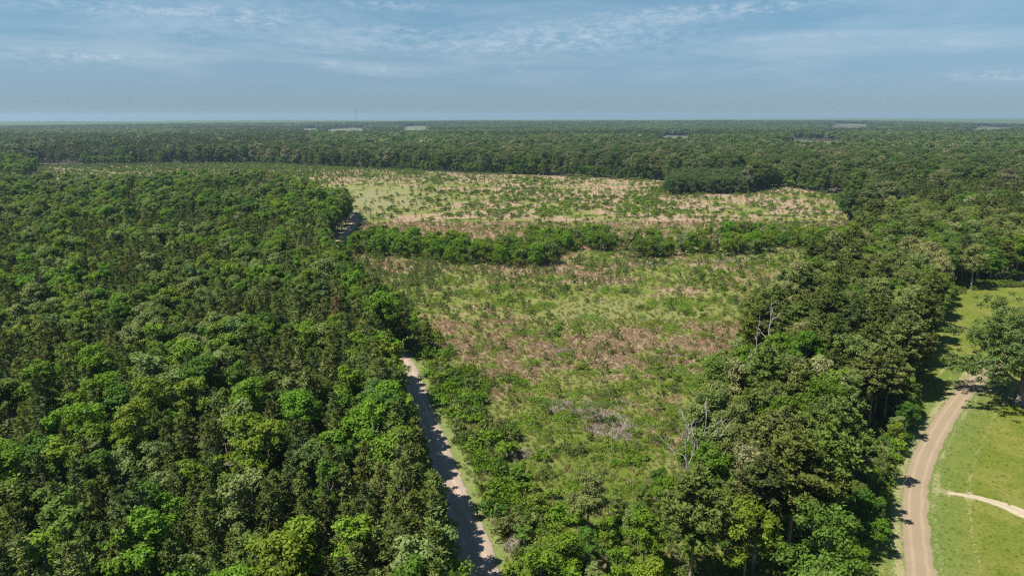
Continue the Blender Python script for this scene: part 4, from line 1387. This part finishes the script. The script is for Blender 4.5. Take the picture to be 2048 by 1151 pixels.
emit('shrub', X, Y, SH, M_SH, [LEAF, BARK], scl, SHRUB_T, np.searchsorted([.4, .62, .82], rgf.random(len(X))), 290, 'in the field', 'shrub', 'shrubs growing in the field', 'shrubbery', 1.8, sq=rgf.uniform(1., 1.6, len(X)))

# bramble mats
x, y = field_pts(5.2, 35, 60, 330)
_, lush, pale = grass_fields(x, y)
ok = rgf.random(len(x)) < np.where(lush > .53, .42, .10) * (1 - .6 * pale)
X, Y = x[ok], y[ok]
x2, y2 = field_pts(9, 36, 330, 900)
_, lush, pale = grass_fields(x2, y2)
ok = rgf.random(len(x2)) < np.where(lush > .52, .6, .15) * (1 - .8 * pale)
X = np.concatenate([X, x2[ok]]); Y = np.concatenate([Y, y2[ok]])
scl = rgf.uniform(.45, 1.3, len(X))
emit('bramble_patch', X, Y, BR, M_BR, [LEAF, BARK], scl, SHRUB_T, np.searchsorted([.55, .65, .93], rgf.random(len(X))), 200, 'in the field', 'bramble', 'low bramble patches in the field', 'bramble_undergrowth', 1.2, sq=rgf.uniform(.9, 1.6, len(X)))

# the young yellowish-green fringe before the wood past the lawn
x, y = jgrid(160, 300, 240, 262, 1.8, 77)
fr = [G(1905, 569), G(1960, 569), G(2048, 574), (230, 243), (300, 240)]
ok = dist_line(x, y, fr) < 2.4
x, y = x[ok], y[ok]
mass('meadow_edge_weeds', SH[:3], [LEAF, BARK], np.stack([x, y, x * 0], 1), rgf.integers(0, 3, len(x)), rgf.uniform(0, 6, len(x)), np.tile(rgf.uniform(.8, 1.4, (len(x), 1)), (1, 3)), np.tile((.10, .14, .018), (len(x), 1)))

# dead grey brush
bx, by = [], []
for (cx, cy_, sx, sy, n) in ((1165, 822, 55, 16, 34), (1225, 858, 62, 16, 60), (1120, 812, 22, 8, 24), (1205, 835, 25, 12, 40), (1050, 905, 30, 8, 14), (1030, 1090, 14, 14, 10), (1455, 522, 60, 4, 60),
                             (1120, 700, 20, 8, 14), (1300, 530, 40, 3, 40), (950, 840, 20, 5, 10)):
    for _ in range(n):
        a, b = G(cx + random.gauss(0, sx * .6), cy_ + random.gauss(0, sy * .6)); bx.append(a); by.append(b)
x, y = np.array(bx), np.array(by)
s = rgf.uniform(.6, 1.3, len(x))
mass('dry_brush_litter', DB, [DRYB], np.stack([x, y, x * 0], 1), rgf.integers(0, 2, len(x)), rgf.uniform(0, 6, len(x)), np.stack([s * 1.1, s * 1.1, s * .7], 1), np.ones((len(x), 3)))

# grass: dry stalks and green tussocks
def grass_mass(name, x, y, want, sc0, pal, seed, hs=1.0):
    rg = np.random.default_rng(seed)
    dry, lush, pale = grass_fields(x, y)
    ok = rg.random(len(x)) < want(dry, lush, pale)
    x, y = x[ok], y[ok]
    n = len(x)
    s = rg.uniform(.6, 1.3, n) * sc0
    pal = np.array(pal)
    mass(name, TU, [GRASSM], np.stack([x, y, x * 0 + .03], 1), rg.integers(0, 4, n), rg.uniform(0, 6.28, n), np.stack([s, s, s * hs], 1), pal[rg.integers(0, len(pal), n)])


TAN = [(.29, .21, .14), (.33, .26, .18), (.24, .165, .11), (.30, .20, .14)]
GRN = [(.13, .165, .028), (.16, .185, .046), (.21, .205, .085), (.11, .155, .022)]
x, y = field_pts(.95, 41, 75, 200)
grass_mass('dry_grass', x, y, lambda d, l, p: np.clip((d - .47) * 9, .05, .95), 1.0, TAN, 1)
grass_mass('green_grass', x + .4, y + .3, lambda d, l, p: np.clip((.56 - d) * 8, .05, .8), .8, GRN, 2)
x, y = field_pts(1.7, 42, 200, 400)
grass_mass('dry_grass', x, y, lambda d, l, p: np.clip((d - .47) * 9, .04, .9) * (1 - .1 * p), 1.25, TAN, 3)
grass_mass('green_grass', x + .7, y + .5, lambda d, l, p: np.clip((.55 - d) * 8, .05, .6) * (1 - .1 * p), 1.1, GRN, 4)
x, y = field_pts(4.0, 43, 400, 950)
grass_mass('dry_grass', x, y, lambda d, l, p: np.clip((d - .47) * 9, .04, .8) * (1 - .6 * p), 1.7, TAN, 5, .4)
# weeds along the dirt road and the strip's edge
x, y = jgrid(-60, 15, 55, 300, .9, 44)
dl = dist_line(x, y, LP[::6]); ok = (dl > 3.4) & (dl < 6.6) & in_view(x, y, 0, 30, 60)
x, y = x[ok], y[ok]
grass_mass('verge_weeds', x, y, lambda d, l, p: np.full(len(d), .45), .75, GRN, 6)
x, y = jgrid(50, 260, 60, 255, 1.5, 45)
ok = inside(x, y, LAWN) & in_view(x, y, 0, 30, 60) & (dist_line(x, y, RRP[::4]) > 2.6)
x, y = x[ok], y[ok]
grass_mass('lawn_weeds', x, y, lambda d, l, p: np.full(len(d), .6), .5, [(.11, .15, .02), (.14, .17, .03), (.09, .14, .02)], 7, .45)
# undergrowth on the floor of the woods' margins
x, y = jgrid(-70, 270, 55, 300, 2.6, 46)
ok = (((dist_line(x, y, LP[::6]) > 4.2) & (dist_line(x, y, LP[::6]) < 12) & (x < np.interp(y, LP[:, 1], LP[:, 0]))) | (inside(x, y, STRIP) & (dist_line(x, y, RRP[::4]) > 3.5))) & in_view(x, y, 0, 30, 120)
x, y = x[ok], y[ok]
s = rgf.uniform(.6, 1.3, len(x))
mass('woodland_undergrowth', SH[:3], [LEAF, BARK], np.stack([x, y, x * 0], 1), rgf.integers(0, 3, len(x)), rgf.uniform(0, 6, len(x)), np.stack([s, s, s], 1), np.array([t[0] for t in SHRUB_T])[rgf.integers(0, 4, len(x))])

# ------------------------------------------------------------------ far things: radio mast, sheds
def box_geo(g, c, s, mat=0):
    x, y, z = c; a, b, h = s[0] / 2, s[1] / 2, s[2]
    v = [(x - a, y - b, z), (x + a, y - b, z), (x + a, y + b, z), (x - a, y + b, z), (x - a, y - b, z + h), (x + a, y - b, z + h), (x + a, y + b, z + h), (x - a, y + b, z + h)]
    g.quads(v, [(0, 1, 5, 4), (1, 2, 6, 5), (2, 3, 7, 6), (3, 0, 4, 7), (4, 5, 6, 7)], .5, mat)


def plain(name, col, rough=.6, metal=0.):
    m, k = mat_new(name)
    pos = k.n('ShaderNodeTexCoord').outputs['Object']
    c_ = k.mix(k.m('MULTIPLY', k.noise(pos, 2.0, 4, .6), .35), col, [v * .6 for v in col])
    k.n('ShaderNodeOutputMaterial', {0: k.n('ShaderNodeBsdfPrincipled', {'Base Color': c_, 'Roughness': rough, 'Metallic': metal})})
    return m


STEEL = plain('mast_steel', (.18, .19, .21))
WHITE = plain('white_sheet_metal', (.80, .80, .78))
WALLM = plain('pale_wall', (.55, .53, .48))
d = pix_dir(713, 238); D = 5200.0
mx_, my_ = d.x / d.y * D, D
zt = float(terrain(np.array([mx_]), np.array([my_]))[0])
g = Geo()
MH = 62 + 60 - zt
for (a, b) in ((-1.3, -.75), (1.3, -.75), (0, 1.5)):
    g.tube([(a, b, 0), (a, b, MH)], [.42, .42], 5)
for i in range(int(MH / 5)):
    z0 = i * 5; A = [(-1.3, -.75), (1.3, -.75), (0, 1.5)]
    for j in range(3):
        p0, p1 = A[j], A[(j + 1) % 3]
        g.tube([(p0[0], p0[1], z0), (p1[0], p1[1], z0 + 5)], [.18, .18], 3)
e = put('radio_mast', None, (mx_, my_, zt)); tag(e, 'slender dark guyed radio mast rising above the horizon', 'mast')
put('lattice', g.mesh('mast_lattice', [STEEL]), parent=e)
for j in range(3):
    a = j * 2.094 + .5
    g = Geo(); g.tube([(0, 0, MH * .9), (55 * math.cos(a), 55 * math.sin(a), 0)], [.06, .06], 3)
    put('guy_wire', g.mesh('guy', [STEEL]), parent=e)
SHEDS = [(1698, 251, 46, 'long white-roofed farm shed among far trees, the larger of two close together'), (1712, 250.6, 22, 'small white farm shed just right of the long white-roofed one'),
         (1958, 252.5, 60, 'very long low white shed far off near the horizon'), (2000, 252, 40, 'white far-off shed right of the very long low one'),
         (815, 251, 26, 'tiny white house near the horizon right of the mast'), (822, 250.5, 20, 'second tiny white house, right beside the first near the horizon'),
         (1374, 246, 34, 'lone pale shed on a rise near the horizon')]
for (px, py, L, lb) in SHEDS:
    d = pix_dir(px, py); x = d.x / d.y * 5350; y = 5350.
    z = float(terrain(np.array([x]), np.array([y]))[0])
    z = max(z + 4, CAM_H + d.z / d.y * 5350 - 8) 
    e = put('farm_shed', None, (x, y, z)); tag(e, lb, 'shed')
    g = Geo(); box_geo(g, (0, 0, 0), (L, 14, 5)); put('wall', g.mesh('shed_wall', [WALLM]), parent=e)
    g = Geo(); a = L / 2 + .6
    g.quads([(-a, -7.8, 4.6), (a, -7.8, 4.6), (a, 0, 8.6), (-a, 0, 8.6), (a, 7.8, 4.6), (-a, 7.8, 4.6)], [(0, 1, 2, 3), (3, 2, 4, 5)])
    put('roof', g.mesh('shed_roof', [WHITE]), parent=e)
    g = Geo(); box_geo(g, (0, -7.05, 0), (4, .2, 3.6)); put('door', g.mesh('shed_door', [STEEL]), parent=e)

# ------------------------------------------------------------------ haze: one closed box of thin air
g = Geo()
HX, Y0, Y1, Z0, Z1 = 15200, -15200, 15200, -70, 126
v = [(-HX, Y0, Z0), (HX, Y0, Z0), (HX, Y1, Z0), (-HX, Y1, Z0), (-HX, Y0, Z1), (HX, Y0, Z1), (HX, Y1, Z1), (-HX, Y1, Z1)]
g.quads(v, [(3, 2, 1, 0), (0, 1, 5, 4), (1, 2, 6, 5), (2, 3, 7, 6), (3, 0, 4, 7), (4, 5, 6, 7)])
mh, k = mat_new('haze')
vol = k.n('ShaderNodeVolumePrincipled', {'Color': (0.40, 0.57, 0.78, 1), 'Density': 7.5e-5}); vol.inputs['Anisotropy'].default_value = .2
out = k.n('ShaderNodeOutputMaterial'); k.t.links.new(vol.outputs[0], out.inputs['Volume'])
hz = bpy.data.objects.new('haze', g.mesh('haze', [mh])); COL.objects.link(hz); tag(hz, kind='stuff')
print('things', len([o for o in COL.objects if o.parent is None]), 'rows', len(T), {k_: len(v_) for k_, v_ in mass_near.items()})
